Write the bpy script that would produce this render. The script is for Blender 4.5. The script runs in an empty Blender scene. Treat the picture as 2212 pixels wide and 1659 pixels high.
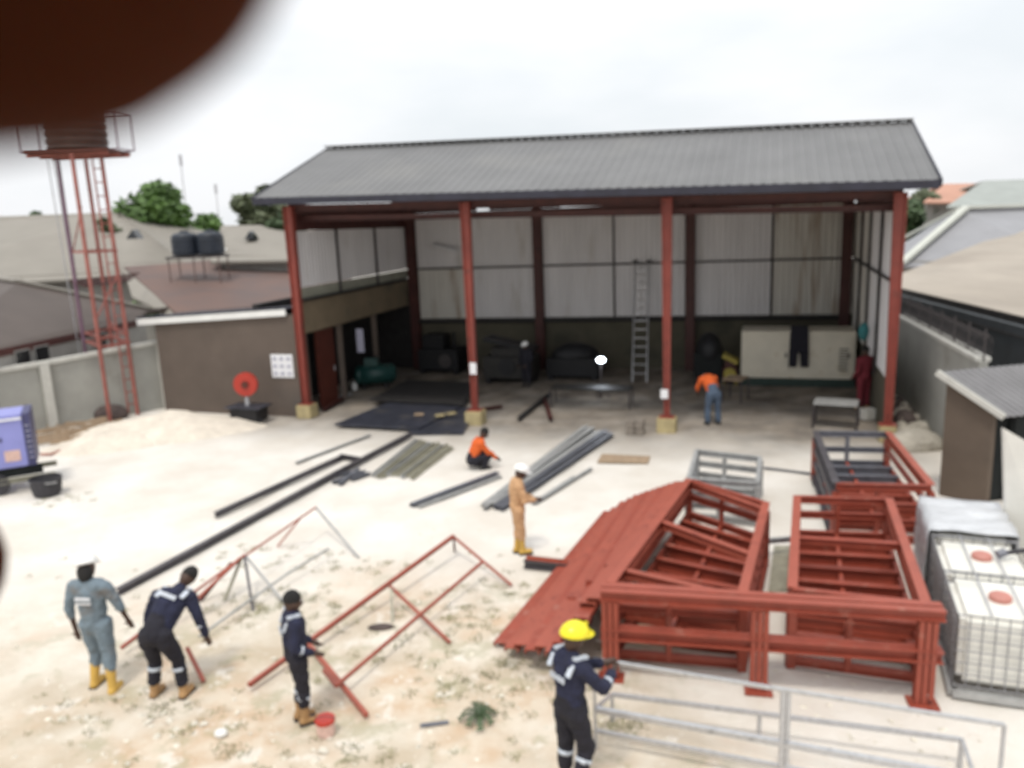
import bpy, bmesh, math, random
from math import sin, cos, radians, pi, tan, atan2, hypot
from mathutils import Vector, Matrix, noise
random.seed(7)
S = bpy.context.scene
COL = S.collection

# ------------------------------------------------------------------ camera
H = 6.0
PITCH, ROLL, FPX = radians(11.8), radians(2.3), 1736.0
C0 = Vector((0, 0, H))
FW = Vector((0, cos(PITCH), -sin(PITCH)))
_r = Vector((1, 0, 0)); _u = _r.cross(FW)
RT = _r * cos(ROLL) - _u * sin(ROLL) * 1.0
UP = _r * sin(ROLL) + _u * cos(ROLL)
cam = bpy.data.cameras.new("camera")
cam.sensor_width = 36.0
cam.lens = 36.0 * FPX / 2212.0
cam.clip_start = 0.004
cam.clip_end = 4000
cam.dof.use_dof = True                 # small lens focused a little short, as the soft photograph was
cam.dof.focus_distance = 0.36
cam.dof.aperture_fstop = cam.lens / 2.1
camo = bpy.data.objects.new("camera", cam)
COL.objects.link(camo)
camo.matrix_world = Matrix(((RT.x, UP.x, -FW.x, C0.x), (RT.y, UP.y, -FW.y, C0.y), (RT.z, UP.z, -FW.z, C0.z), (0, 0, 0, 1)))
S.camera = camo

# ------------------------------------------------------------------ world, sun, exposure
SUN_EL, SUN_AZ = radians(66), radians(200)      # azimuth clockwise from +Y
w = bpy.data.worlds.new("World"); S.world = w; w.use_nodes = True
nt = w.node_tree; nt.nodes.clear()
N = nt.nodes.new; L = nt.links.new
out = N("ShaderNodeOutputWorld")
sky = N("ShaderNodeTexSky"); sky.sky_type = 'NISHITA'; sky.sun_disc = False
sky.sun_elevation = SUN_EL; sky.sun_rotation = SUN_AZ; sky.dust_density = 3
b1 = N("ShaderNodeBackground"); b1.inputs[1].default_value = 0.06; L(sky.outputs[0], b1.inputs[0])
tc = N("ShaderNodeTexCoord"); mp = N("ShaderNodeMapping"); mp.inputs['Scale'].default_value = (1.6, 1.6, 4.5)
L(tc.outputs['Generated'], mp.inputs[0])
n1 = N("ShaderNodeTexNoise"); n1.inputs['Scale'].default_value = 1.6; n1.inputs['Detail'].default_value = 5; n1.inputs['Roughness'].default_value = .5
L(mp.outputs[0], n1.inputs['Vector'])
cr = N("ShaderNodeValToRGB"); cr.color_ramp.elements[0].position = .36; cr.color_ramp.elements[0].color = (.82, .86, .89, 1)
cr.color_ramp.elements[1].position = .62; cr.color_ramp.elements[1].color = (.97, .98, 1.0, 1)
L(n1.outputs[0], cr.inputs[0])
b2 = N("ShaderNodeBackground"); b2.inputs[1].default_value = 0.98; L(cr.outputs[0], b2.inputs[0])
# overcast sky: brighter overhead than at the horizon
sx = N("ShaderNodeSeparateXYZ"); L(tc.outputs['Generated'], sx.inputs[0])
mr = N("ShaderNodeMapRange"); mr.inputs[1].default_value = 0; mr.inputs[2].default_value = .9; mr.inputs[3].default_value = .86; mr.inputs[4].default_value = 1.35
L(sx.outputs['Z'], mr.inputs[0]); L(mr.outputs[0], b2.inputs[1])
mx = N("ShaderNodeMixShader"); mx.inputs[0].default_value = .9
L(b1.outputs[0], mx.inputs[1]); L(b2.outputs[0], mx.inputs[2]); L(mx.outputs[0], out.inputs[0])
sun = bpy.data.lights.new("sun", 'SUN'); sun.energy = 1.5; sun.angle = radians(10); sun.color = (1, .95, .86)
suno = bpy.data.objects.new("sun", sun); COL.objects.link(suno)
sd = Vector((sin(SUN_AZ) * cos(SUN_EL), cos(SUN_AZ) * cos(SUN_EL), sin(SUN_EL)))
suno.rotation_euler = sd.to_track_quat('Z', 'Y').to_euler(); suno.location = (0, -20, 60)
S.view_settings.view_transform = 'Standard'; S.view_settings.look = 'None'
S.view_settings.exposure = 0.31; S.view_settings.gamma = 1; S.view_settings.use_curve_mapping = False

# ------------------------------------------------------------------ surveying helpers (points of the real ground / planes)
def ray(x, y): return FW * FPX + RT * (x - 1106) - UP * (y - 829.5)
def g(x, y, z=0.0):
    d = ray(x, y); return C0 + d * ((z - H) / d.z)
def atY(x, y, Y):
    d = ray(x, y); return C0 + d * (Y / d.y)
def onplane(x, y, p, n):
    d = ray(x, y); return C0 + d * ((p - C0).dot(n) / d.dot(n))
def proj(P):
    q = Vector(P) - C0; z = q.dot(FW); return (1106 + FPX * q.dot(RT) / z, 829.5 - FPX * q.dot(UP) / z)
def rise(b, ty):
    lo, hi = -1, 30
    for _ in range(40):
        m = (lo + hi) / 2
        if proj((b.x, b.y, m))[1] > ty: lo = m
        else: hi = m
    return lo

# ------------------------------------------------------------------ materials
MATS = {}
def mat(name, col, rough=.8, var=.12, scale=6., bump=.15, metal=0., col2=None, stain=None, emit=None, stretch=None, bscale=None, courses=None):
    if name in MATS: return MATS[name]
    m = bpy.data.materials.new(name); m.use_nodes = True; t = m.node_tree; t.nodes.clear()
    n = t.nodes.new; l = t.links.new
    o = n("ShaderNodeOutputMaterial"); p = n("ShaderNodeBsdfPrincipled"); l(p.outputs[0], o.inputs[0])
    p.inputs['Roughness'].default_value = rough; p.inputs['Metallic'].default_value = metal
    c = n("ShaderNodeTexCoord"); mpp = n("ShaderNodeMapping"); l(c.outputs['Object'], mpp.inputs[0])
    if stretch: mpp.inputs['Scale'].default_value = stretch
    a = n("ShaderNodeTexNoise"); a.inputs['Scale'].default_value = scale; a.inputs['Detail'].default_value = 8; a.inputs['Roughness'].default_value = .62
    l(mpp.outputs[0], a.inputs['Vector'])
    r = n("ShaderNodeValToRGB"); e = r.color_ramp.elements
    c2 = col2 or tuple(v * (1 + var) for v in col); c1 = tuple(v * (1 - var) for v in col)
    e[0].position = .32; e[0].color = (*c1, 1); e[1].position = .68; e[1].color = (*c2, 1)
    l(a.outputs[0], r.inputs[0]); last = r.outputs[0]
    if stain:
        sc, scol, thr = stain
        b = n("ShaderNodeTexNoise"); b.inputs['Scale'].default_value = sc; b.inputs['Detail'].default_value = 6
        l(mpp.outputs[0], b.inputs['Vector'])
        rr = n("ShaderNodeMapRange"); rr.inputs[1].default_value = thr; rr.inputs[2].default_value = thr + .14; l(b.outputs[0], rr.inputs[0])
        mi = n("ShaderNodeMixRGB"); l(rr.outputs[0], mi.inputs[0]); l(last, mi.inputs[1]); mi.inputs[2].default_value = (*scol, 1); last = mi.outputs[0]
    if courses:
        sz = n("ShaderNodeSeparateXYZ"); l(c.outputs['Object'], sz.inputs[0])
        m1 = n("ShaderNodeMath"); m1.operation = 'MULTIPLY'; m1.inputs[1].default_value = courses; l(sz.outputs['Z'], m1.inputs[0])
        m2 = n("ShaderNodeMath"); m2.operation = 'FRACT'; l(m1.outputs[0], m2.inputs[0])
        m3 = n("ShaderNodeMath"); m3.operation = 'LESS_THAN'; m3.inputs[1].default_value = .14; l(m2.outputs[0], m3.inputs[0])
        m4 = n("ShaderNodeMath"); m4.operation = 'MULTIPLY'; m4.inputs[1].default_value = .4; l(m3.outputs[0], m4.inputs[0])
        mj = n("ShaderNodeMixRGB"); l(m4.outputs[0], mj.inputs[0]); l(last, mj.inputs[1]); mj.inputs[2].default_value = (.24, .21, .18, 1); last = mj.outputs[0]
    l(last, p.inputs['Base Color'])
    if bump:
        bb = n("ShaderNodeTexNoise"); bb.inputs['Scale'].default_value = bscale or scale * 5; bb.inputs['Detail'].default_value = 5
        l(mpp.outputs[0], bb.inputs['Vector'])
        bu = n("ShaderNodeBump"); bu.inputs['Strength'].default_value = bump; bu.inputs['Distance'].default_value = .03
        l(bb.outputs[0], bu.inputs['Height']); l(bu.outputs[0], p.inputs['Normal'])
    if emit:
        p.inputs['Emission Color'].default_value = (*emit[0], 1); p.inputs['Emission Strength'].default_value = emit[1]
    MATS[name] = m; return m
M = dict(
 roof=mat('grey roof sheet', (.14, .139, .14), .55, .13, .5, .05, stain=(.35, (.165, .162, .158), .56)),
 fascia=mat('navy trim', (.018, .018, .032), .5, .3, 3, .05),
 redcol=mat('red oxide column paint', (.235, .048, .034), .55, .16, 2.5, .1, stain=(3, (.15, .04, .03), .6)),
 redframe=mat('red oxide frame paint', (.275, .055, .032), .5, .14, 4, .08, stain=(5, (.33, .12, .085), .60)),
 redrail=mat('red oxide rail paint', (.315, .075, .046), .5, .12, 3, .08, stain=(6, (.22, .048, .032), .57)),
 darkred=mat('old dark red steel', (.065, .018, .015), .6, .25, 3, .1),
 girt=mat('dusty dark steel', (.05, .042, .042), .6, .25, 5, .1),
 wallsheet=mat('pale grey wall sheet', (.68, .665, .67), .5, .08, 1.2, .04, stretch=(1.5, 1.5, .25), stain=(1.3, (.54, .515, .49), .57)),
 wallsheet2=mat('weathered wall sheet', (.62, .60, .55), .5, .08, 1.5, .04, stretch=(1.8, 1.8, .2), stain=(1.6, (.38, .31, .24), .54)),
 gwall=mat('greenish translucent sheet', (.26, .26, .21), .5, .15, 3, .05),
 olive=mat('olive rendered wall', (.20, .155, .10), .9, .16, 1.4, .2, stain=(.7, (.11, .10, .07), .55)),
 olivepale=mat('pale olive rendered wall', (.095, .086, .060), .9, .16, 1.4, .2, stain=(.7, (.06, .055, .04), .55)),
 dark=mat('near black surface', (.02, .018, .018), .8, .4, 4, .1),  # one near black tone for room walls, beams and plates
 footing=mat('yellow ochre footing', (.40, .33, .18), .9, .2, 4, .3),
 annex=mat('brown block wall', (.105, .080, .065), .9, .14, 1.0, .2, stain=(.6, (.085, .070, .060), .56), courses=8),
 white=mat('white paint', (.72, .72, .70), .5, .06, 3, .04),
 paper=mat('white paper', (.74, .74, .76), .8, .03, 5, .02),
 ink=mat('grey print', (.30, .30, .38), .8, .1, 5, 0),
 bluegrey=mat('blue grey roofing', (.11, .115, .135), .6, .2, 2, .05),
 pwall=mat('grey painted wall', (.34, .335, .305), .85, .10, 1.2, .2, stain=(.9, (.26, .25, .22), .56)),
 pcap=mat('pale coping', (.50, .49, .45), .85, .12, 3, .25),
 beige=mat('beige roof tile', (.235, .215, .185), .7, .06, .7, .05),
 brownroof=mat('brown roof sheet', (.085, .066, .057), .7, .10, .8, .05),
 redroof=mat('faded maroon roof', (.115, .085, .08), .7, .12, .3, .05, col2=(.15, .085, .065)),
 palehouse=mat('pale house wall', (.30, .29, .27), .9, .1, 2, .1),
 darkwall=mat('dark house wall', (.035, .04, .045), .9, .2, 2, .1),
 glass=mat('dark window glass', (.015, .016, .018), .15, .2, 3, 0),
 tanroof=mat('weathered tan roof', (.36, .315, .265), .8, .10, .9, .06, stretch=(1, .25, 1), stain=(.35, (.28, .24, .20), .52)),
 greyroof2=mat('lilac grey roof', (.27, .27, .285), .6, .07, 1, .05),
 verge=mat('cream verge', (.52, .53, .48), .7, .06, 3, .05),
 orangeroof=mat('orange tile roof', (.46, .25, .18), .8, .1, 1.4, .05),
 greenroof=mat('grey green roof', (.30, .32, .30), .7, .08, .8, .05),
 tank=mat('black plastic tank', (.018, .024, .036), .5, .3, 2, .05),
 towertank=mat('dark brown tank', (.05, .035, .03), .6, .3, 3, .05),
 towerred=mat('weathered tower red', (.30, .10, .08), .6, .2, 4, .1),
 towerpur=mat('faded purple steel', (.16, .09, .13), .6, .2, 4, .1),
 steelgrey=mat('light steel', (.42, .42, .44), .4, .12, 8, .05, metal=.4),
 galv=mat('galvanised steel', (.50, .50, .51), .38, .12, 14, .05, metal=.55, stain=(9, (.30, .30, .31), .6)),
 bluesteel=mat('mill steel', (.16, .165, .19), .45, .22, 6, .08, metal=.3),
 darksteel=mat('dark mill steel', (.085, .078, .085), .5, .25, 5, .08, metal=.2),
 palesteel=mat('dusty grey steel', (.36, .36, .355), .5, .2, 5, .08, metal=.2),
 olivesteel=mat('dusty olive steel', (.30, .285, .22), .6, .2, 5, .08),
 plate=mat('blue grey steel plate', (.045, .048, .065), .4, .3, 2, .05, metal=.2, stain=(1.2, (.085, .08, .08), .55)),
 cagesteel=mat('dull cage steel', (.27, .27, .28), .5, .12, 8, .05, metal=.3),
 lidred=mat('faded red lid', (.48, .20, .16), .5, .1, 4, .02),
 orange=mat('orange cloth', (.62, .11, .02), .9, .15, 9, .5, bscale=25),
 redplastic=mat('red plastic', (.42, .035, .02), .35, .08, 3, .02),
 genblue=mat('blue violet enclosure paint', (.24, .25, .55), .45, .06, 3, .03),
 gendark=mat('dark blue trim', (.045, .045, .12), .5, .2, 3, .03),
 label=mat('peach sticker', (.62, .42, .36), .6, .2, 20, 0),
 rubber=mat('black rubber', (.035, .033, .038), .7, .2, 5, .1),
 navy=mat('navy coverall', (.014, .016, .040), .9, .3, 8, .6, bscale=22),
 navyleg=mat('dark trousers', (.012, .011, .018), .9, .3, 8, .6, bscale=22),
 greyblue=mat('grey blue coverall', (.155, .20, .235), .9, .14, 6, .6, bscale=22, stain=(4, (.16, .155, .15), .55)),
 tan=mat('tan coverall', (.52, .31, .165), .9, .14, 6, .6, bscale=22),
 maroon=mat('maroon coverall', (.17, .02, .03), .9, .2, 6, .6, bscale=22),
 jeans=mat('blue jeans', (.07, .10, .15), .9, .2, 8, .6, bscale=25),
 yboot=mat('yellow rubber boot', (.55, .34, .07), .5, .16, 6, .1),
 tboot=mat('tan leather boot', (.36, .21, .09), .7, .2, 6, .2),
 sole=mat('dark boot sole', (.03, .028, .028), .8, .2, 6, .1),
 skin=mat('dark brown skin', (.060, .030, .020), .5, .12, 8, .08),
 hair=mat('black hair', (.008, .007, .007), .8, .3, 30, .5),
 reflect=mat('silver reflective tape', (.50, .54, .60), .4, .1, 10, .05),
 yhelmet=mat('yellow helmet', (.78, .68, .02), .3, .04, 5, .01),
 whelmet=mat('white helmet', (.78, .78, .76), .3, .03, 5, .01),
 ibc=mat('milky white plastic', (.72, .705, .65), .4, .05, 2, .03, stain=(1.5, (.60, .58, .52), .55)),
 film=mat('grey plastic film', (.52, .53, .55), .3, .12, 2.5, .8, stretch=(1, 1, 3), bscale=5),
 cabinet=mat('chipped cream cabinet paint', (.66, .61, .50), .6, .08, 1.6, .08, stain=(1.6, (.42, .34, .22), .6)),
 green=mat('deep green paint', (.012, .055, .05), .45, .2, 4, .05),
 greenbase=mat('dark green base paint', (.02, .04, .032), .6, .2, 4, .05),
 teal=mat('teal cloth', (.04, .18, .19), .9, .2, 6, .3),
 door=mat('dark red door', (.085, .018, .01), .6, .2, 3, .05),
 machine=mat('grimy machine paint', (.018, .016, .014), .6, .3, 4, .15),
 machine2=mat('black machine paint', (.006, .006, .008), .6, .3, 4, .15),
 yellow=mat('dull yellow paint', (.35, .28, .05), .6, .2, 4, .05),
 block=mat('grey concrete block', (.22, .19, .16), .95, .2, 6, .4),
 kiosk=mat('brown kiosk wall', (.105, .078, .058), .85, .12, 1.5, .15),
 kroof=mat('corrugated grey iron', (.22, .215, .22), .5, .12, 2, .05, metal=.2),
 black=mat('black paint and void shade', (.008, .01, .01), .9, .3, 3, .05),
 rubble=mat('broken concrete', (.36, .33, .28), .95, .25, 4, .5),
 rubble2=mat('dark scrap', (.08, .06, .055), .9, .4, 6, .5),
 bark=mat('bark', (.10, .075, .05), .95, .25, 8, .5),
 leafA=mat('bright green leaves', (.055, .115, .022), .6, .35, .9, .1, col2=(.10, .19, .035)),
 leafB=mat('dark green leaves', (.030, .060, .022), .6, .35, .9, .1, col2=(.06, .10, .035)),
 leafC=mat('pale olive leaves', (.075, .10, .045), .6, .3, .9, .1, col2=(.13, .15, .08)),
 grass=mat('short weeds', (.22, .225, .11), .8, .3, 2, 0, col2=(.36, .33, .19)),
 stone=mat('chalky stones', (.64, .59, .50), .95, .2, 5, .4),
 wood=mat('old timber', (.33, .24, .16), .9, .2, 6, .2),
 lamp=mat('lit lamp glass', (.9, .93, 1), .3, 0, 1, 0, emit=((.8, .9, 1), 14)),
)

# ------------------------------------------------------------------ mesh builder
def root_of(o):
    while o.parent: o = o.parent
    return o
class MB:
    def __init__(s): s.v = []; s.f = []; s.mi = []; s.cm = 0
    def add(s, vs, fs):
        b = len(s.v); s.v += [Vector(v) for v in vs]; s.f += [tuple(b + i for i in f) for f in fs]; s.mi += [s.cm] * len(fs)
    def box8(s, p):                      # p: bottom 4 ccw, top 4 ccw
        s.add(p, [(3, 2, 1, 0), (4, 5, 6, 7), (0, 1, 5, 4), (1, 2, 6, 5), (2, 3, 7, 6), (3, 0, 4, 7)])
    def box(s, c, sz, yaw=0, m=None):
        c = Vector(c); R = m or Matrix.Rotation(yaw, 3, 'Z'); a, b, d = [x / 2 for x in sz]
        s.box8([c + R @ Vector(q) for q in ((-a, -b, -d), (a, -b, -d), (a, b, -d), (-a, b, -d), (-a, -b, d), (a, -b, d), (a, b, d), (-a, b, d))])
    def frame(s, p, q, up=(0, 0, 1)):
        p = Vector(p); q = Vector(q); t = (q - p).normalized(); u = Vector(up)
        if abs(t.dot(u)) > .98: u = Vector((0, 1, 0))
        sd_ = t.cross(u).normalized(); return p, q, sd_, sd_.cross(t).normalized()
    def sect(s, p, q, prof, up=(0, 0, 1)):
        p, q, a, b = s.frame(p, q, up); n = len(prof)
        vs = [p + a * x + b * y for x, y in prof] + [q + a * x + b * y for x, y in prof]
        s.add(vs, [tuple(range(n)), tuple(range(2 * n - 1, n - 1, -1))] + [(i, i + n, (i + 1) % n + n, (i + 1) % n) for i in range(n)])
    def bar(s, p, q, w_, h_=None, up=(0, 0, 1)):
        h_ = h_ or w_; s.sect(p, q, [(-w_/2, -h_/2), (w_/2, -h_/2), (w_/2, h_/2), (-w_/2, h_/2)], up)
    def tube(s, p, q, r0, r1=None, n=10):
        r1 = r0 if r1 is None else r1; p, q, a, b = s.frame(p, q)
        vs = [p + (a * cos(2*pi*i/n) + b * sin(2*pi*i/n)) * r0 for i in range(n)] + [q + (a * cos(2*pi*i/n) + b * sin(2*pi*i/n)) * r1 for i in range(n)]
        s.add(vs, [tuple(range(n)), tuple(range(2*n-1, n-1, -1))] + [(i, i + n, (i+1) % n + n, (i+1) % n) for i in range(n)])
    def path(s, pts, r, n=6):
        for a, b in zip(pts, pts[1:]): s.tube(a, b, r, r, n)
    def poly(s, pts, t):                 # slab: polygon pulled along -t
        t = Vector(t); n = len(pts); pts = [Vector(p) for p in pts]
        s.add(pts + [p - t for p in pts], [tuple(range(n)), tuple(range(2*n-1, n-1, -1))] + [(i, (i+1) % n, (i+1) % n + n, i + n) for i in range(n)])
    def sph(s, c, r, sc=(1, 1, 1), n=10, m=8, rot=None, zmin=-1.0):
        c = Vector(c); vs = []; fs = []
        for j in range(m + 1):
            ph = pi * j / m; z = max(cos(ph), zmin); rr = sin(ph)
            for i in range(n):
                a = 2*pi*i/n; q = Vector((rr*cos(a)*r*sc[0], rr*sin(a)*r*sc[1], z*r*sc[2]))
                vs.append(c + (rot @ q if rot else q))
        for j in range(m):
            for i in range(n):
                fs.append((j*n+i, (j+1)*n+i, (j+1)*n+(i+1) % n, j*n+(i+1) % n))
        s.add(vs, fs)
    def lathe(s, c, prof, n=20):
        c = Vector(c); vs = []; fs = []
        for r, z in prof:
            for i in range(n):
                a = 2*pi*i/n; vs.append(c + Vector((r*cos(a), r*sin(a), z)))
        for j in range(len(prof) - 1):
            for i in range(n):
                fs.append((j*n+i, j*n+(i+1) % n, (j+1)*n+(i+1) % n, (j+1)*n+i))
        fs.append(tuple(range(n-1, -1, -1))); fs.append(tuple((len(prof)-1)*n + i for i in range(n)))
        s.add(vs, fs)
    def ribbed(s, a, b, c, d, pitch, depth, th=.012):   # a,b bottom edge; d,c top edge (a-d, b-c run along the ribs)
        a, b, c, d = map(Vector, (a, b, c, d)); nrm = (b - a).cross(d - a).normalized()
        n = max(2, round((b - a).length / pitch)); prof = []
        for i in range(n):
            for t, h_ in ((0, 0), (.62, 0), (.70, 1), (.92, 1)):
                prof.append(((i + t) / n, h_))
        prof.append((1, 0)); k = len(prof); vs = []
        for off in (0, -th):
            for t, h_ in prof: vs.append(a.lerp(b, t) + nrm * (h_ * depth + off))
            for t, h_ in prof: vs.append(d.lerp(c, t) + nrm * (h_ * depth + off))
        fs = []
        for i in range(k - 1):
            fs += [(i, i+1, k+i+1, k+i), (2*k+i+1, 2*k+i, 3*k+i, 3*k+i+1), (i+1, i, 2*k+i, 2*k+i+1), (k+i, k+i+1, 3*k+i+1, 3*k+i)]
        fs += [(0, k, 3*k, 2*k), (k-1, 3*k-1, 4*k-1, 2*k-1)]
        s.add(vs, fs)
    def build(s, name, m, parent=None, smooth=False, base=None, bevel=0):
        me = bpy.data.meshes.new(name); o = bpy.data.objects.new(name, me); COL.objects.link(o)
        if parent: o.parent = parent; org = root_of(parent).location
        else:
            org = Vector(base) if base is not None else Vector((sum(v.x for v in s.v)/len(s.v), sum(v.y for v in s.v)/len(s.v), min(v.z for v in s.v)))
            o.location = org
        if parent and parent.parent is None and parent.type == 'MESH': pass
        me.from_pydata([v - org for v in s.v], [], s.f)
        for mm in (m if isinstance(m, (list, tuple)) else [m]): me.materials.append(M[mm] if isinstance(mm, str) else mm)
        if any(s.mi): me.polygons.foreach_set('material_index', s.mi)
        if smooth: me.polygons.foreach_set('use_smooth', [True] * len(me.polygons))
        bm = bmesh.new(); bm.from_mesh(me); bmesh.ops.recalc_face_normals(bm, faces=bm.faces)
        if bevel: bmesh.ops.bevel(bm, geom=[e for e in bm.edges if e.calc_face_angle(0) > .6], offset=bevel, segments=2, affect='EDGES')
        bm.to_mesh(me); bm.free()
        return o
def tag(o, label=None, cat=None, group=None, kind=None):
    if label: o['label'] = label
    if cat: o['category'] = cat
    if group: o['group'] = group
    if kind: o['kind'] = kind
    return o
def thing(name, loc, label, cat, group=None):
    o = bpy.data.objects.new(name, None); COL.objects.link(o); o.location = loc; o.empty_display_size = .3
    return tag(o, label, cat, group)
def cprof(w_, h_, t): return [(-w_/2, -h_/2), (w_/2, -h_/2), (w_/2, -h_/2+t), (-w_/2+t, -h_/2+t), (-w_/2+t, h_/2-t), (w_/2, h_/2-t), (w_/2, h_/2), (-w_/2, h_/2)]
def iprof(w_, h_, t): return [(-w_/2, -h_/2), (w_/2, -h_/2), (w_/2, -h_/2+t), (t/2, -h_/2+t), (t/2, h_/2-t), (w_/2, h_/2-t), (w_/2, h_/2), (-w_/2, h_/2), (-w_/2, h_/2-t), (-t/2, h_/2-t), (-t/2, -h_/2+t), (-w_/2, -h_/2+t)]
def lprof(w_, t): return [(0, 0), (w_, 0), (w_, t), (t, t), (t, w_), (0, w_)]

# ------------------------------------------------------------------ shed frame of reference
SO = g(665, 900); SR = g(1915, 951)
Uv = (SR - SO); SL = Uv.length; Uv.normalize(); Vv = Vector((-Uv.y, Uv.x, 0))
DL, DR = 8.3, 9.6                                  # depth at the left and right end
def sp(u, v, z=0.0): return SO + Uv * u + Vv * v + Vector((0, 0, z))
def back(u): return DL + (DR - DL) * u / SL
def on_v(x, y, v):                                 # (u, z) on a plane parallel to the shed front
    P = onplane(x, y, sp(0, v), Vv); return (P - SO).dot(Uv), P.z
def sloc(P): q = Vector(P) - SO; return q.dot(Uv), q.dot(Vv)

# ------------------------------------------------------------------ ground
def sstep(a, b, x):
    t = max(0, min(1, (x - a) / (b - a))); return t * t * (3 - 2 * t)
def ground_h(x, y):
    z = .05 * noise.noise(Vector((x * .25, y * .25, 1))) + .022 * noise.noise(Vector((x * 1.1, y * 1.1, 4)))
    return z
def make_ground():
    xs = []; ys = []
    def axis(lo, hi, step, far):
        a = []; v = lo
        while v < hi: a.append(v); v += step
        a.append(hi); d = step
        b = []; v = hi
        while v < far: d *= 1.35; v += d; b.append(v)
        c = []; v = lo; d = step
        while v > -far: d *= 1.35; v -= d; c.append(v)
        return c[::-1] + a + b
    xs = axis(-18, 16, .12, 1500); ys = axis(5, 34, .12, 1500)
    nx = len(xs); vs = []; rub = []; dirt = []
    for y in ys:
        for x in xs:
            near = 5 < y < 34 and -18 < x < 16
            vs.append((x, y, ground_h(x, y) if near else ground_h(max(-18, min(16, x)), max(5, min(34, y)))))
    fs = [(j*nx+i, j*nx+i+1, (j+1)*nx+i+1, (j+1)*nx+i) for j in range(len(ys)-1) for i in range(nx-1)]
    me = bpy.data.meshes.new('ground'); me.from_pydata(vs, [], fs)
    me.polygons.foreach_set('use_smooth', [True] * len(fs))
    a1 = me.attributes.new('shed_dirt_shade', 'FLOAT', 'POINT'); a2 = me.attributes.new('soil', 'FLOAT', 'POINT')
    d1 = []; d2 = []
    for x, y, z in vs:
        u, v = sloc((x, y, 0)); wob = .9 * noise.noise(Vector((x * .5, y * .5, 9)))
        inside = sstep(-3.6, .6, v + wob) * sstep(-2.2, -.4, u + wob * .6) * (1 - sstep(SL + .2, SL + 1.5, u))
        d1.append(inside * .85 + .15 * inside * sstep(1.5, 4, v))  # floor dirt with the interior's shade painted in, deeper toward the back
        r = 14.6 + 1.6 * noise.noise(Vector((x * .3, 2, 3)))
        s1 = (1 - sstep(r - 3.6, r, y + .10 * abs(x + 2)))
        s1 *= 1 - .85 * sstep(1.4, 3.4, x + wob) * (1 - 0)
        s1 *= 1 - .55 * (1 - sstep(-9.5, -4.5, x + wob)) * sstep(8.6, 10, y)
        d2.append(s1)
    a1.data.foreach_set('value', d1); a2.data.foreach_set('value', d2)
    o = bpy.data.objects.new('ground', me); COL.objects.link(o); o['kind'] = 'structure'
    m = bpy.data.materials.new('chalky sand ground'); m.use_nodes = True; t = m.node_tree; t.nodes.clear(); n = t.nodes.new; l = t.links.new
    out_ = n("ShaderNodeOutputMaterial"); p = n("ShaderNodeBsdfPrincipled"); p.inputs['Roughness'].default_value = .95; l(p.outputs[0], out_.inputs[0])
    c = n("ShaderNodeTexCoord")
    def nz(sc, det=8, ro=.6, vec=None):
        q = n("ShaderNodeTexNoise"); q.inputs['Scale'].default_value = sc; q.inputs['Detail'].default_value = det; q.inputs['Roughness'].default_value = ro
        l(vec or c.outputs['Object'], q.inputs['Vector']); return q.outputs[0]
    def ramp(src, a, b, c1, c2):
        q = n("ShaderNodeValToRGB"); e = q.color_ramp.elements; e[0].position = a; e[0].color = (*c1, 1); e[1].position = b; e[1].color = (*c2, 1); l(src, q.inputs[0]); return q.outputs[0]
    def mixc(f, a, b):
        q = n("ShaderNodeMixRGB"); l(f, q.inputs[0]); l(a, q.inputs[1]); l(b, q.inputs[2]) if hasattr(b, 'links') else setattr(q.inputs[2], 'default_value', (*b, 1)); return q.outputs[0]
    def mrange(src, a, b, c1=0, c2=1):
        q = n("ShaderNodeMapRange"); q.inputs[1].default_value = a; q.inputs[2].default_value = b; q.inputs[3].default_value = c1; q.inputs[4].default_value = c2; l(src, q.inputs[0]); return q.outputs[0]
    def mul(a, b):
        q = n("ShaderNodeMath"); q.operation = 'MULTIPLY'; l(a, q.inputs[0]); l(b, q.inputs[1]); return q.outputs[0]
    at1 = n("ShaderNodeAttribute"); at1.attribute_name = 'shed_dirt_shade'; at2 = n("ShaderNodeAttribute"); at2.attribute_name = 'soil'
    base = ramp(nz(.55), .34, .66, (.62, .57, .505), (.74, .705, .655))
    base = mixc(mrange(nz(3.2),   .55, .72, 0, .22), base, (.52, .45, .365))
    soil = ramp(nz(.9), .38, .62, (.48, .40, .30), (.65, .59, .50))
    soil = mixc(mrange(nz(.42, 4), .46, .58), soil, ramp(nz(2.4), .4, .6, (.53, .395, .275), (.61, .52, .41)))
    soil = mixc(mrange(nz(1.3, 9, .7), .53, .60, 0, .5), soil, (.33, .31, .195))
    soil = mixc(mrange(nz(2.1, 9, .65), .57, .64, 0, .85), soil, (.68, .63, .56))
    dirt_shade = ramp(nz(.8), .35, .65, (.085, .068, .054), (.24, .195, .15))  # dirt browns, darkened further to carry the shade under the roof
    dirt_shade = mixc(mrange(nz(1.9), .56, .68, 0, .7), dirt_shade, (.12, .095, .08))
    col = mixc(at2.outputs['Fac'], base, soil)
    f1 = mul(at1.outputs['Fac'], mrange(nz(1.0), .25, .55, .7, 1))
    col = mixc(f1, col, dirt_shade)
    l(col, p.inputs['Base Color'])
    bu = n("ShaderNodeBump"); bu.inputs['Strength'].default_value = .5; bu.inputs['Distance'].default_value = .05; l(nz(9, 10, .7), bu.inputs['Height']); l(bu.outputs[0], p.inputs['Normal'])
    me.materials.append(m)
make_ground()

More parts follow.
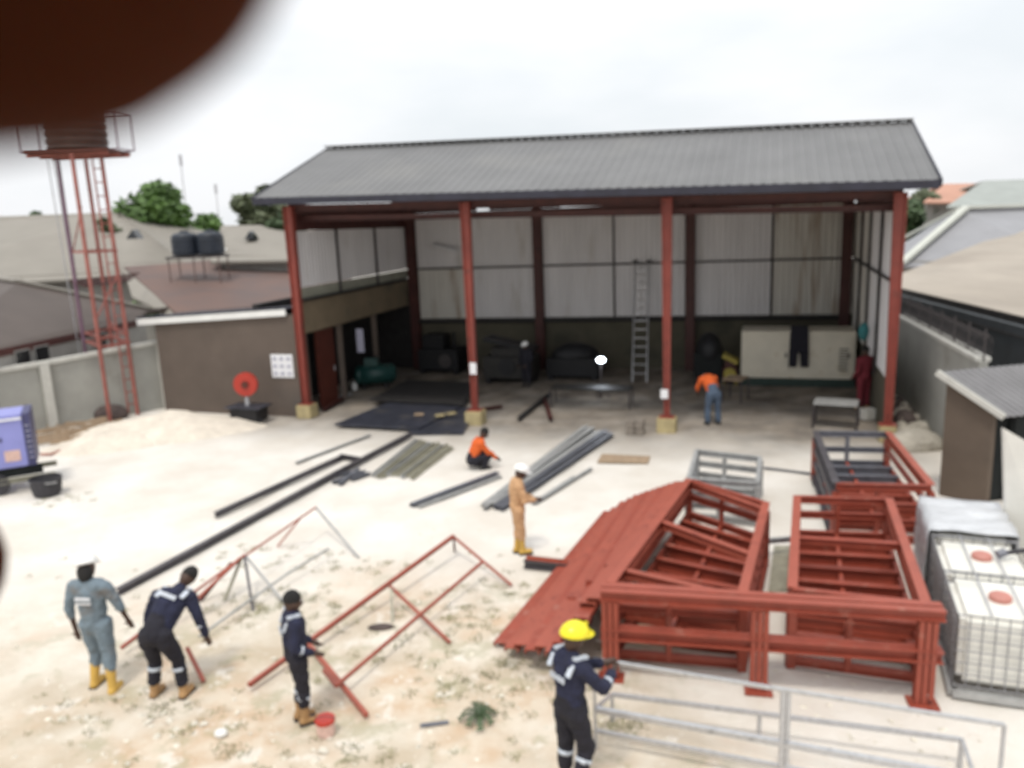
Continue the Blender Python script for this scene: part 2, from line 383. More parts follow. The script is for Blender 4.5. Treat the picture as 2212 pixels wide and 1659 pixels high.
# ------------------------------------------------------------------ open shed
SH = []
uL, zL = on_v(548, 428, -.75); uR, zR = on_v(2030, 388, -.75)
rl, rzl = on_v(710, 320, 4.3); rr_, rzr = on_v(1968, 262, 4.3)
EZ = (zL + zR) / 2; RZ = (rzl + rzr) / 2
print('SHED L', SL, 'eave', uL, zL, uR, zR, 'ridge', rl, rzl, rr_, rzr)
shed = thing('open_shed', sp(0, 0), 'large open fronted steel shed with grey ribbed roof on red columns', 'shed')
EZL, EZR, RZL, RZR = zL, zR, rzl, rzr
VM = 4.3; VB = 9.9
mb = MB(); mb.ribbed(sp(uL, -.75, EZL), sp(uR, -.75, EZR), sp(rr_, VM, RZR), sp(rl, VM, RZL), .27, .02); mb.build('roof_sheet', 'roof', shed)
mb = MB(); mb.ribbed(sp(rl, VM, RZL), sp(rr_, VM, RZR), sp(uR, VB, EZR - .35), sp(uL, VB, EZL - .35), .27, .05); mb.build('roof_sheet', 'roof', shed)
mb = MB(); mb.bar(sp(rl - .03, VM - .05, RZL + .045), sp(rr_ + .03, VM - .05, RZR + .045), .45, .03); mb.build('ridge_cap', 'roof', shed)
mb = MB(); mb.bar(sp(uL, -.79, EZL - .10), sp(uR, -.79, EZR - .10), .05, .20); mb.build('fascia_board', 'fascia', shed)
for a, b, c, d in ((sp(uR + .03, -.8, EZR - .07), sp(rr_ + .03, VM, RZR - .07), sp(uR + .03, VB, EZR - .42), 0), (sp(uL - .03, -.8, EZL - .07), sp(rl - .03, VM, RZL - .07), sp(uL - .03, VB, EZL - .42), 0)):
    mb = MB(); mb.bar(a, b, .05, .18); mb.bar(b, c, .05, .18); mb.build('barge_board', 'fascia', shed)
def eave(u): return EZL + (EZR - EZL) * (u - uL) / (uR - uL)
# front columns
cols = [sloc(g(x, y))[0] for x, y in ((665, 900), (1028, 915), (1438, 938), (1915, 951))]
for i, u in enumerate(cols):
    mb = MB(); top = eave(u) - .25
    w0, w1 = (.18, .30) if i in (0, 3) else (.15, .27)
    # tapered I column
    def q(u_, v_, z): return sp(u + u_, v_, z)
    for (a, b, c, d) in ((-w0/2, -w0/2 + .03, -w1/2, -w1/2 + .03), (w0/2 - .03, w0/2, w1/2 - .03, w1/2)):
        mb.box8([q(a, -.10, .4), q(b, -.10, .4), q(b, .10, .4), q(a, .10, .4), q(c, -.10, top), q(d, -.10, top), q(d, .10, top), q(c, .10, top)])
    mb.box8([q(-w0/2 + .03, -.03, .4), q(w0/2 - .03, -.03, .4), q(w0/2 - .03, .03, .4), q(-w0/2 + .03, .03, .4), q(-w1/2 + .03, -.03, top), q(w1/2 - .03, -.03, top), q(w1/2 - .03, .03, top), q(-w1/2 + .03, .03, top)])
    c = mb.build('column', 'redcol', shed)
    mb = MB(); mb.box(sp(u, 0, .42), (.40, .34, .03), atan2(Uv.y, Uv.x)); mb.build('base_plate', 'redcol', c)
    mb = MB(); mb.box(sp(u, 0, .19), (.52 if i != 3 else .4, .5, .44), atan2(Uv.y, Uv.x)); mb.build('footing', 'footing', shed, bevel=.03)
# front beams
mb = MB(); mb.sect(sp(cols[0], .1, eave(0) - .32), sp(cols[3], .1, eave(SL) - .32), iprof(.16, .22, .02)); mb.build('eave_beam', 'darkred', shed)
mb = MB(); mb.sect(sp(cols[0], .5, eave(0) - .62), sp(cols[3], .5, eave(SL) - .62), iprof(.14, .16, .02)); mb.build('tie_beam', 'darkred', shed)
# back columns, rafters
bu = [0.0, .333 * SL, .665 * SL, SL]
bu = []
for x in (858, 1163, 1492, 1862):
    best = min((abs(proj(sp(u_, back(u_) - .15, 4.5))[0] - x), u_) for u_ in [SL * k / 600 - .3 for k in range(620)])
    bu.append(best[1])
bu[0] = max(bu[0], .28); bu[3] = min(bu[3], SL - .32)
print('back cols', bu)
zt = lambda u: eave(u) - .35
for u in bu:
    mb = MB(); mb.sect(sp(u, back(u) - .18, .0), sp(u, back(u) - .18, zt(u)), iprof(.34, .26, .03), Vv); mb.build('column', 'darkred', shed)
for u, ub in zip(cols, bu):
    mb = MB(); mb.bar(sp(u, .1, eave(u) - .3), sp(u, VM, min(RZL, RZR) - .3), .14, .24); mb.bar(sp(u, VM, min(RZL, RZR) - .3), sp(ub, back(u) - .1, eave(u) - .45), .14, .24); mb.build('rafter', 'darkred', shed)
for k in range(1, 5):
    v = -.6 + (VM + .4) * k / 4.4; z = lambda u: eave(u) + (RZL - EZL) * (v + .75) / (VM + .75) - .14
    mb = MB(); mb.bar(sp(uL + .2, v, z(0) - .0), sp(uR - .2, v, z(SL)), .06, .12); mb.build('purlin', 'darkred', shed)
    v2 = VM + (VB - VM) * k / 4.6; zz = RZL - (RZL - EZL + .35) * k / 4.6 - .14
    mb = MB(); mb.bar(sp(uL + .2, v2, zz), sp(uR - .2, v2, zz), .06, .12); mb.build('purlin', 'darkred', shed)
# back wall: levels from the photograph
def zat(y, x=1330): return onplane(x, y, sp(0, back(9)), Vv).z
zb, zg, zT = zat(684), zat(570), zat(458)
print('back wall z', zb, zg, zT)
br = [0.0, ]
edges = []
thin = []
for x in (1012, 1325, 1668):
    thin.append(min((abs(proj(sp(u_, back(u_) - .1, 4.5))[0] - x), u_) for u_ in [SL * k / 600 for k in range(600)])[1])
grid = sorted([.0] + thin + bu[1:3] + [SL])
for i, (a, b) in enumerate(zip(grid, grid[1:])):
    for j, (z0, z1) in enumerate(((zb + .02, zg - .01), (zg + .01, zT))):
        mb = MB(); mb.ribbed(sp(a + .01, back(a), z0), sp(b - .01, back(b), z0), sp(b - .01, back(b), z1), sp(a + .01, back(a), z1), .2, .035)
        mb.build('wall_sheet', 'wallsheet2' if i >= 5 or (i == 0 and j == 0) else 'wallsheet', shed)
mb = MB(); mb.bar(sp(bu[0], back(0) - .08, zg), sp(bu[3], back(SL) - .08, zg), .06, .07); mb.build('girt', 'girt', shed)
for u in thin:
    mb = MB(); mb.bar(sp(u, back(u) - .07, zb), sp(u, back(u) - .07, zT), .07, .05); mb.build('stud', 'girt', shed)
mb = MB(); mb.bar(sp(bu[0], back(0) - .12, zb - .08), sp(bu[3], back(SL) - .12, zb - .08), .22, .15); mb.build('wall_beam', 'dark', shed)
mb = MB(); mb.bar(sp(bu[0], back(0) - .2, zT + .12), sp(bu[3], back(SL) - .2, zT + .12), .14, .24); mb.build('top_beam', 'darkred', shed)
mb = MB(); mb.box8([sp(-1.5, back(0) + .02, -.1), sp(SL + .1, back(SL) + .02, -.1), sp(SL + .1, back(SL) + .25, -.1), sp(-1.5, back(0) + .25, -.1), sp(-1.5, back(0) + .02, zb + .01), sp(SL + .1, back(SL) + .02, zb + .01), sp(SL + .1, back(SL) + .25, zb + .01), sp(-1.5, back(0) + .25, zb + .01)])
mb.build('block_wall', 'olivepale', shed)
# slotted gap at the head of the back wall: fascia strips with daylight between them
zz = zT + .36
for i in range(4):
    mb = MB(); a, b = SL * i / 4, SL * (i + 1) / 4 - .02; mb.bar(sp(a, back(a) - .03, (zT + .47 + eave(a) + .1) / 2), sp(b, back(b) - .03, (zT + .47 + eave(b) + .1) / 2), .04, max(.1, eave(SL / 2) + .1 - zT - .47)); mb.build('head_panel', 'darkred', shed)
for a, b in ((0, 3.0), (3.5, 6.3), (7.4, 10.2), (10.9, 11.4), (12.2, 12.6), (14.2, 14.5), (15.9, SL)):
    mb = MB(); mb.bar(sp(a, back(a) - .02, zz), sp(b, back(b) - .02, zz), .04, .22); mb.build('head_strip', 'darkred', shed)
# left side wall
def on_u(x, y, u):
    P = onplane(x, y, sp(u, 0), Uv); return (P - SO).dot(Vv), P.z
ws = .02
z_a = on_u(640, 690, 0)[1]; z_b = on_u(645, 650, 0)[1]; z_bb = on_u(645, 724, 0)[1]; z_t = eave(0) - 1.0
zz1 = on_u(760, 690, 0)[1]
print('left wall', z_b, z_bb, z_t, on_u(860, 620, 0), on_u(860, 700, 0))
zmid = on_u(700, 612, 0)[1]
lv = [.15, 2.6, 5.4, DL + .04]
for a, b in zip(lv, lv[1:]):
    mb = MB(); mb.ribbed(sp(0, a + .02, zmid), sp(0, b - .02, zmid), sp(0, b - .02, z_t), sp(0, a + .02, z_t), .2, .03); mb.build('wall_sheet', 'wallsheet', shed)
    mb = MB(); mb.ribbed(sp(.0, a + .02, z_b + .04), sp(0, b - .02, z_b + .04), sp(0, b - .02, zmid - .02), sp(0, a + .02, zmid - .02), .2, .03); mb.build('light_sheet', 'gwall', shed)
for a in lv[1:-1]:
    mb = MB(); mb.bar(sp(.09, a, z_b), sp(.09, a, z_t), .08, .06); mb.build('stud', 'girt', shed)
mb = MB(); mb.bar(sp(.07, .1, z_t + .42), sp(.07, DL, z_t + .32), .10, .8); mb.build('side_beam', 'darkred', shed)
mb = MB(); mb.bar(sp(.08, .1, z_b), sp(.08, DL - .3, z_b), .16, .08); mb.build('ledge', 'dark', shed)
mb = MB(); mb.box8([sp(-.25, .15, z_bb), sp(.05, .15, z_bb), sp(.05, DL, z_bb), sp(-.25, DL, z_bb), sp(-.25, .15, z_b - .04), sp(.05, .15, z_b - .04), sp(.05, DL, z_b - .04), sp(-.25, DL, z_b - .04)]); mb.build('lintel_wall', 'olive', shed)
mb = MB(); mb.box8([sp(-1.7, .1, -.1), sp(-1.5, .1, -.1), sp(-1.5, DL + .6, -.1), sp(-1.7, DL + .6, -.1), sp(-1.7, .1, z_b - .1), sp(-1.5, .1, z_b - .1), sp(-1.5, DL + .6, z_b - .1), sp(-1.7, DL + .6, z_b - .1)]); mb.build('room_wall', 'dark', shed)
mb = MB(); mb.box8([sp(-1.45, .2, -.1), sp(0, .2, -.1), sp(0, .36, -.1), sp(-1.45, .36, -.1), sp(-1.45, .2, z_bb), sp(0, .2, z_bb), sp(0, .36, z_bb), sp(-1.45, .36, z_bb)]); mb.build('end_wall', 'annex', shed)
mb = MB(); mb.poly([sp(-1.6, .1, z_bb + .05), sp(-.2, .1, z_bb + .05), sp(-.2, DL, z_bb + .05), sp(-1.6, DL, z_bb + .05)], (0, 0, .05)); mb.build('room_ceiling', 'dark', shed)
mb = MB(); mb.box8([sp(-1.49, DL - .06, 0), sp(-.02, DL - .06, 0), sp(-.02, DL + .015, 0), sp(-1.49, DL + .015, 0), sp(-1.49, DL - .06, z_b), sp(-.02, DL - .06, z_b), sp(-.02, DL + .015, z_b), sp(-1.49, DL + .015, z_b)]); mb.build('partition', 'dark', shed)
for v in (2.6, 5.2):
    mb = MB(); mb.bar(sp(-.1, v, 0), sp(-.1, v, z_bb), .18, .18); mb.build('post', 'annex', shed)
mb = MB(); mb.box8([sp(-.22, 1.15, .02), sp(-.12, 1.15, .02), sp(-.12, 2.2, .02), sp(-.22, 2.2, .02), sp(-.22, 1.15, z_bb - .06), sp(-.12, 1.15, z_bb - .06), sp(-.12, 2.2, z_bb - .06), sp(-.22, 2.2, z_bb - .06)]); d = mb.build('door', 'door', shed)
mb = MB(); mb.tube(sp(-.08, 2.05, 1.1), sp(-.08, 2.05, 1.28), .02); mb.build('handle', 'steelgrey', d)
# right side wall
z0r = .8
mb = MB(); mb.ribbed(sp(SL, back(SL) + .04, 1.5), sp(SL, 4.9, 1.5), sp(SL, 4.9, z_t), sp(SL, back(SL) + .04, z_t), .2, .03); mb.build('wall_sheet', 'wallsheet2', shed)
mb = MB(); mb.ribbed(sp(SL, 4.85, 1.5), sp(SL, .35, 1.5), sp(SL, .35, z_t), sp(SL, 4.85, z_t), .2, .03); mb.build('wall_sheet', 'wallsheet', shed)
mb = MB(); mb.bar(sp(SL - .08, .1, zg), sp(SL - .08, back(SL) - .2, zg), .05, .07); mb.build('girt', 'girt', shed)
for v in (2.4, 4.9, 7.2):
    mb = MB(); mb.bar(sp(SL - .08, v, 1.3), sp(SL - .08, v, z_t), .07, .05); mb.build('stud', 'girt', shed)
mb = MB(); mb.bar(sp(SL, .1, z_t + .42), sp(SL, back(SL), z_t + .32), .10, .8); mb.build('side_beam', 'darkred', shed)
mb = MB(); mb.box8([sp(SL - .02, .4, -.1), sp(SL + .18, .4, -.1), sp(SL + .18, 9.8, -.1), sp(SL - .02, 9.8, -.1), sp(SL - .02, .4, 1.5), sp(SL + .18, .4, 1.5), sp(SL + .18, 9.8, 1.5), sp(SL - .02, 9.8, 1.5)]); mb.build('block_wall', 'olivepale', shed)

YAW = atan2(Uv.y, Uv.x)
def notice(x, y, w_, h_, label, name='notice_paper'):
    u, z = on_v(x, y, -.13)
    mb = MB(); mb.box(sp(u, -.135, z), (w_, .012, h_), YAW); mb.box(sp(u, -.125, z), (w_ * .8, .03, h_ * .8), YAW)
    o = mb.build(name, 'paper', None); tag(o, label, 'notice', 'white notices on the columns')
notice(1022, 796, .2, .34, 'white paper notice on the second red column from the left')
notice(1435, 851, .2, .26, 'small white paper notice low on the third red column')
u, z = on_v(852, 622, 7.9)
mb = MB(); mb.box(sp(u, 7.8, z), (.12, .12, .30), YAW); mb.box(sp(u + .02, 7.7, z - .2), (.08, .08, .12), YAW); tag(mb.build('electric_box', 'ibc'), 'small cream electric box at the back left corner of the shed', 'box')
u, z = on_v(962, 536, back(2) - .3)
P = sp(u, back(u) - .3, z); t = thing('tube_lamp', P, 'pale tube lamp hanging slanted on the back wall of the shed', 'lamp')
mb = MB(); mb.tube(P - Uv * .42 + Vector((0, 0, .12)), P + Uv * .42 - Vector((0, 0, .10)), .045, n=8); mb.build('tube', 'paper', t)
mb = MB(); mb.bar(P - Uv * .46 + Vector((0, .05, .2)), P + Uv * .46 + Vector((0, .05, -.03)), .07, .03); mb.build('batten', 'steelgrey', t)

# ------------------------------------------------------------------ annex with mono pitch roof
an = thing('annex_building', sp(-2.5, 0), 'low brown walled annex with white fascia at the left of the shed', 'building')
aw = -.25
ua = sloc(g(360, 893))[0]
zR_ = on_v(616, 676, -.1)[1]; uaR, _ = on_v(618, 676, -.1); uaL, zL_ = on_v(298, 697, -.1)
ua = on_v(345, 800, -.1)[0]
def blockwall(mb_, u0, u1, v0, v1, z0, za, zb_):
    mb_.box8([sp(u0, v0, z0), sp(u1, v0, z0), sp(u1, v1, z0), sp(u0, v1, z0), sp(u0, v0, za), sp(u1, v0, zb_), sp(u1, v1, zb_), sp(u0, v1, za)])
mb = MB(); blockwall(mb, ua, -.16, -.05, .15, -.1, zL_ - .05, zR_ - .05); mb.build('front_wall', 'annex', an)
mb = MB(); blockwall(mb, ua, ua + .2, .16, 2.1, -.1, zL_ - .05, zL_ - .05); mb.build('side_wall', 'annex', an)
mb = MB(); mb.bar(sp(uaL, -.13, zL_ + .02), sp(uaR, -.13, zR_ + .02), .06, .20); mb.build('fascia_board', 'white', an)
mb = MB(); mb.bar(sp(uaL, -.10, zL_ + .16), sp(uaR + .15, -.10, zR_ + .16), .10, .06); mb.build('gutter', 'fascia', an)
mb = MB(); mb.ribbed(sp(uaL, -.05, zL_ + .16), sp(-.2, -.05, zR_ + .16), sp(-.2, 2.2, zR_ + .02), sp(uaL, 2.2, zL_ + .02), .3, .03); mb.build('roof_sheet', 'bluegrey', an)
# courses: shallow recessed joints made as proud courses
u, z = on_v(609, 791, -.1)
ns = thing('notice_board', sp(u, -.1, z), 'white notice of nine sheets on the brown annex wall', 'notice')
mb = MB(); mb.box(sp(u, -.075, z), (.78, .02, .74), YAW); mb.build('backing', 'paper', ns)
for i in range(3):
    for j in range(3):
        mb = MB(); mb.box(sp(u - .25 + i * .25, -.092, z - .235 + j * .235), (.2, .012, .17), YAW)
        q_ = mb.build('sheet', 'paper', ns)
        mb = MB(); mb.box(sp(u - .25 + i * .25, -.1, z - .235 + j * .235), (.13, .006, .09), YAW); mb.build('print', 'ink', q_)

# red disc on black trolley
b = g(540, 912); hh = rise(b, 830)
t = thing('hose_reel', b, 'red round reel on a post above a black box by the annex wall', 'hose reel')
mb = MB(); mb.tube(b + Vector((0, -.08, hh)), b + Vector((0, .08, hh)), .37, n=28); d = mb.build('reel_disc', 'redplastic', t, bevel=.02)
mb = MB(); mb.tube(b + Vector((0, -.14, hh)), b + Vector((0, -.07, hh)), .11, n=16); mb.build('hub', 'door', d)
mb = MB(); mb.tube(b + Vector((0, .0, .52)), b + Vector((0, 0, hh - .2)), .035); mb.build('post', 'dark', t)
mb = MB(); mb.tube(b + Vector((0, -.05, .56)), b + Vector((0, -.05, .82)), .075, .05); mb.build('valve', 'steelgrey', t)
mb = MB(); mb.box(b + Vector((0, 0, .29)), (1.0, .6, .42), YAW); mb.build('box', 'machine2', t, bevel=.02)
mb = MB(); mb.box(b + Vector((0, 0, .52)), (1.25, .72, .04), YAW); mb.build('top_plate', 'plate', t)
mb = MB()
for sx_ in (-.4, .4): mb.tube(b + Vector((sx_, -.33, .1)), b + Vector((sx_, -.25, .1)), .1, n=14)
mb.build('wheel', 'rubber', t)

# ------------------------------------------------------------------ water tower
A, B, Cc = g(205, 892), g(240, 912), g(300, 897)
D = A + Cc - B; legs = [A, B, Cc, D]
ht = sum(rise(p, 333) for p in (A, B, Cc)) / 3
cen = (A + Cc) / 2
tw = thing('water_tower', cen, 'tall thin red lattice tower carrying a dark tank at the left', 'tower')
for p, m_ in zip(legs, ('towerpur', 'towerred', 'towerred', 'towerred')):
    mb = MB(); top = cen + (p - cen) * .95; mb.sect(p, Vector((top.x, top.y, ht)), lprof(.09, .02)); mb.build('leg', m_, tw)
def lp(i, z): p = legs[i]; k = 1 - .05 * z / ht; q = cen + (p - cen) * k; return Vector((q.x + .03, q.y + .03, z))
for y_ in (545, 750):
    z = rise(B, y_)
    for i in range(4):
        mb = MB(); mb.bar(lp(i, z), lp((i + 1) % 4, z), .05, .07); mb.build('brace', 'towerred', tw)
z1 = rise(B, 750); z2 = z1 + .35
for i in range(4):
    mb = MB(); mb.bar(lp(i, z1 + .3), lp((i + 1) % 4, z1 + .3), .04, .05); mb.build('brace', 'towerred', tw)
# ladder on the tower
la = legs[1].lerp(legs[2], .66) + Vector((0, .25, 0)); ld = (legs[2] - legs[1]).normalized() * .7
ladp = lambda s_, z: cen + (la - cen) * (1 - .05 * z / ht) + ld * s_ + Vector((0, 0, z))
lt = None
mb = MB(); mb.bar(ladp(-.2, .1), ladp(-.2, ht), .04); lt = mb.build('ladder', 'towerred', tw)
mb = MB(); mb.bar(ladp(.2, .1), ladp(.2, ht), .04); mb.build('ladder_rail', 'towerred', lt)
for k in range(int(ht / .42)):
    mb = MB(); mb.bar(ladp(-.2, .4 + k * .42), ladp(.2, .4 + k * .42), .035); mb.build('rung', 'towerred', lt)
for z_, i in ((1.2, 0), (3.4, 1), (5.4, 0), (1.6, 2)):
    mb = MB(); mb.bar(lp(i, z_), lp((i + 1) % 4, z_ + 1.4), .035, .035); mb.build('diagonal_brace', 'towerred', tw)
for k, x_ in enumerate((-.35, -.15)):
    mb = MB(); mb.tube(legs[0] + Vector((x_, .3, 0)), lp(0, ht) + Vector((x_ - .2, .3, 0)), .02, n=6); mb.build('pipe', 'steelgrey', tw)
# platform and cage
pc = Vector((cen.x, cen.y, ht))
mb = MB(); mb.box(pc + Vector((.0, 0, .08)), (2.45, 2.0, .10), .1); mb.build('platform', 'door', tw)
for s_ in (-.7, 0, .7):
    mb = MB(); mb.bar(pc + Vector((-1.25, s_, .0)), pc + Vector((1.25, s_, .0)), .07, .1); mb.build('joist', 'towerred', tw)
cw, ch = 1.5, 1.15
for sx_ in (-1, 1):
    for sy_ in (-.55, .55):
        mb = MB(); mb.bar(pc + Vector((sx_ * cw, sy_, .1)), pc + Vector((sx_ * cw, sy_, .1 + ch)), .035); mb.build('guard_post', 'towerpur', tw)
    for zz in (.12, ch + .1):
        mb = MB(); mb.bar(pc + Vector((sx_ * cw, -.55, zz)), pc + Vector((sx_ * cw, .55, zz)), .03); mb.build('guard_rail', 'towerpur', tw)
for sy_ in (-.55, .55):
    for zz in (.12, ch + .1):
        mb = MB(); mb.bar(pc + Vector((-cw, sy_, zz)), pc + Vector((cw, sy_, zz)), .03); mb.build('guard_rail', 'towerpur', tw)
mb = MB(); pr = [(.86, .14), (.88, .2)]
for k in range(9): pr += [(.88, .25 + k * .24), (.84, .31 + k * .24), (.88, .37 + k * .24)]
pr += [(.75, 2.6), (.3, 2.75), (.28, 2.85)]
mb.lathe(pc, pr, 24); tg = mb.build('tank', 'towertank', None, smooth=True, base=pc + Vector((0, 0, .14)))
tag(tg, 'dark round water tank standing on the red tower platform', 'water tank')

# ------------------------------------------------------------------ left boundary wall
pw = thing('boundary_wall', g(0, 950), 'grey painted boundary wall with pilasters behind the tower', 'wall')
def wallseg(p, q, h1, h2, th, name, m_, parent, zb_=-.1):
    p = Vector((p.x, p.y, 0)); q = Vector((q.x, q.y, 0)); n_ = (q - p).cross(Vector((0, 0, 1))).normalized() * -th
    mb = MB(); z = lambda v, h_: Vector((v.x, v.y, h_))
    mb.box8([z(p, zb_), z(q, zb_), z(q + n_, zb_), z(p + n_, zb_), z(p, h1), z(q, h2), z(q + n_, h2), z(p + n_, h1)])
    return mb.build(name, m_, parent)
W0 = g(-160, 985); W1 = g(118, 925); W2 = g(365, 880)
hw1 = rise(W1, 788); hw2 = rise(W2, 741); hw0 = hw1
print('wall h', hw1, hw2)
wallseg(W0, W1, hw0, hw1, .15, 'wall_panel', 'pwall', pw); wallseg(W1, W2, hw1, hw2, .15, 'wall_panel', 'pwall', pw)
for p, q, a, b in ((W0, W1, hw0, hw1), (W1, W2, hw1, hw2)):
    mb = MB(); mb.bar(Vector((p.x, p.y, a + .05)) + Vector((0, .07, 0)), Vector((q.x, q.y, b + .05)) + Vector((0, .07, 0)), .28, .12); mb.build('coping', 'pcap', pw)
for p, h_ in ((W1, hw1), (W0.lerp(W1, .4), hw0), (W2, hw2)):
    mb = MB(); mb.box(Vector((p.x, p.y - .06, h_ / 2)), (.26, .26, h_ + .14), -.5 * 0 + atan2((W2-W1).y, (W2-W1).x)); mb.build('pilaster', 'pcap', pw)

# ------------------------------------------------------------------ background houses (left)
def house(name, label, loc): return thing(name, loc, label, 'building', None)
def slab(par, name, m_, pts, t=.12):
    mb = MB(); mb.poly(pts, (0, 0, t)); return mb.build(name, m_, par)
def vwall(par, p, q, z0, z1, m_, name='wall', th=.2):
    return wallseg(p, q, z1, z1, th, name, m_, par, z0)
# near house with brown roof
e0, e1 = g(-220, 800, 2.7), g(292, 692, 2.7); r0, r1 = g(-220, 572, 4.6), g(322, 672, 3.15)
hz = 4.3
r0 = g(-220, 568, hz); rm = g(40, 610, hz)
bh = house('brown_roofed_house', 'low house with plain brown roof behind the left boundary wall', Vector((e0.x + 8, e0.y + 3, 0)))
slab(bh, 'roof', 'brownroof', [e0, e1, g(322, 668, 2.95), rm, r0])
mb = MB()
mb.bar(rm + Vector((0, 0, .06)), g(322, 668, 2.95) + Vector((0, 0, .06)), .3, .08); mb.bar(r0 + Vector((0, 0, .06)), rm + Vector((0, 0, .06)), .3, .08); mb.build('hip_cap', 'beige', bh)
slab(bh, 'back_roof', 'brownroof', [r0, rm, g(322, 668, 2.95), e1 + Vector((2, 8, 0)), e0 + Vector((0, 12, 0))])
off = Vector((.1, .6, 0))
vwall(bh, e0 + off, e1 + off, -.1, 2.6, 'palehouse')
mb = MB(); mb.bar(e0 + Vector((0, 0, -.12)), e1 + Vector((0, 0, -.12)), .08, .22); mb.build('fascia_board', 'darkred', bh)
dv = (e1 - e0).normalized(); nvv = Vector((dv.y, -dv.x, 0))
for x_, y_ in ((50, 795), (92, 790), (215, 745)):
    P = onplane(x_, y_, e0 + off, nvv); c = Vector((P.x, P.y, 2.0)) + nvv * .03
    yaw_ = atan2(dv.y, dv.x)
    mb = MB(); mb.box(c, (.62, .06, 1.1), yaw_); f = mb.build('window', 'palehouse', bh)
    mb = MB(); mb.box(c + nvv * .04, (.52, .04, 1.0), yaw_); mb.build('pane', 'glass', f)
# big beige roof
zr, ze = 6.15, 3.6
P_r0 = atY(-300, 480, 46); zr = P_r0.z
rA = atY(-300, 478, 50); rB = atY(258, 458, 50); rC = atY(432, 560, 40); rD = atY(-300, 640, 34); rE = atY(420, 566, 39.5)
bb = house('beige_roofed_building', 'wide building with large pale beige hipped roof at far left', Vector((-25, 40, 0)))
zE = atY(100, 600, 36).z
E0 = atY(-300, 645, 38); E1 = atY(425, 572, 42)
E0.z = E1.z = (E0.z + E1.z) / 2
slab(bb, 'roof', 'beige', [E0, E1, rB, rA])
# tile courses across the beige roof
for k in range(1, 18):
    t_ = k / 18; mb = MB(); mb.bar(E0.lerp(rA, t_) + Vector((0, -.02, .03)), E1.lerp(rB, t_) + Vector((0, -.02, .03)), .07, .045); mb.build('tile_course', 'beige', bb)
slab(bb, 'back_roof', 'beige', [rA, rB, rB + Vector((6, 14, -2.6)), rA + Vector((0, 14, -2.6))])
slab(bb, 'hip_roof', 'beige', [E1, E1 + Vector((4, 14, 0)), rB + Vector((6, 14, -2.6)), rB])
vwall(bb, E0 + Vector((0, .7, 0)), E1 + Vector((-.5, .7, 0)), -.1, E0.z - .1, 'palehouse')
P = atY(290, 507, 41.5); mb = MB(); mb.poly([P + Vector((-.3, -.3, -.2)), P + Vector((.3, -.3, -.2)), P + Vector((0, -.2, .25))], (0, -.7, 0)); mb.build('roof_vent', 'glass', bb)
# second pale roof
b2_ = house('pale_hipped_house', 'distant pale hipped roof house behind the black tanks', Vector((-13, 46, 0)))
q = [atY(455, 565, 40), atY(720, 560, 40), atY(720, 520, 46), atY(590, 497, 46), atY(560, 486, 47), atY(478, 487, 47)]
slab(b2_, 'roof', 'beige', q)
for k in range(1, 7):
    t_ = k / 7.5; mb = MB(); mb.bar(q[0].lerp(q[5], t_) + Vector((0, 0, .03)), q[1].lerp(q[2], t_) + Vector((-2 * t_, 0, .03)), .06, .04); mb.build('tile_course', 'beige', b2_)
vwall(b2_, q[0] + Vector((.4, .5, 0)), q[1] + Vector((0, .5, 0)), -.1, q[0].z - .1, 'palehouse')
slab(b2_, 'back_roof', 'beige', [q[5], q[4], q[3], q[2], q[2] + Vector((0, 6, -1.5)), q[5] + Vector((0, 6, -1.5))])
P = atY(542, 508, 43.6); mb = MB(); mb.poly([P + Vector((-.28, -.3, -.2)), P + Vector((.28, -.3, -.2)), P + Vector((0, -.2, .22))], (0, -.7, 0)); mb.build('roof_vent', 'glass', b2_)
# maroon roof
b3 = house('maroon_roofed_house', 'house with faded maroon and brown roof behind the annex', Vector((-10, 38, 0)))
q = [g(380, 676, 2.75), g(760, 646, 2.75), g(760, 540, 4.45), g(268, 576, 4.3)]
slab(b3, 'roof', 'redroof', q)
slab(b3, 'back_roof', 'redroof', [q[3], q[2], q[2] + Vector((0, 5, -1.5)), q[3] + Vector((0, 5, -1.5))])
vwall(b3, q[0] + Vector((.2, .6, 0)), q[1] + Vector((0, .6, 0)), -.1, 2.5, 'palehouse')
qa = [g(262, 700, 2.5), g(392, 672, 2.55), q[3] + Vector((0, 0, -.01)), g(120, 600, 3.6)]
slab(b3, 'side_roof', 'beige', [g(285, 640, 3.2), g(400, 700, 2.4), g(378, 674, 2.75), g(266, 578, 4.28)])
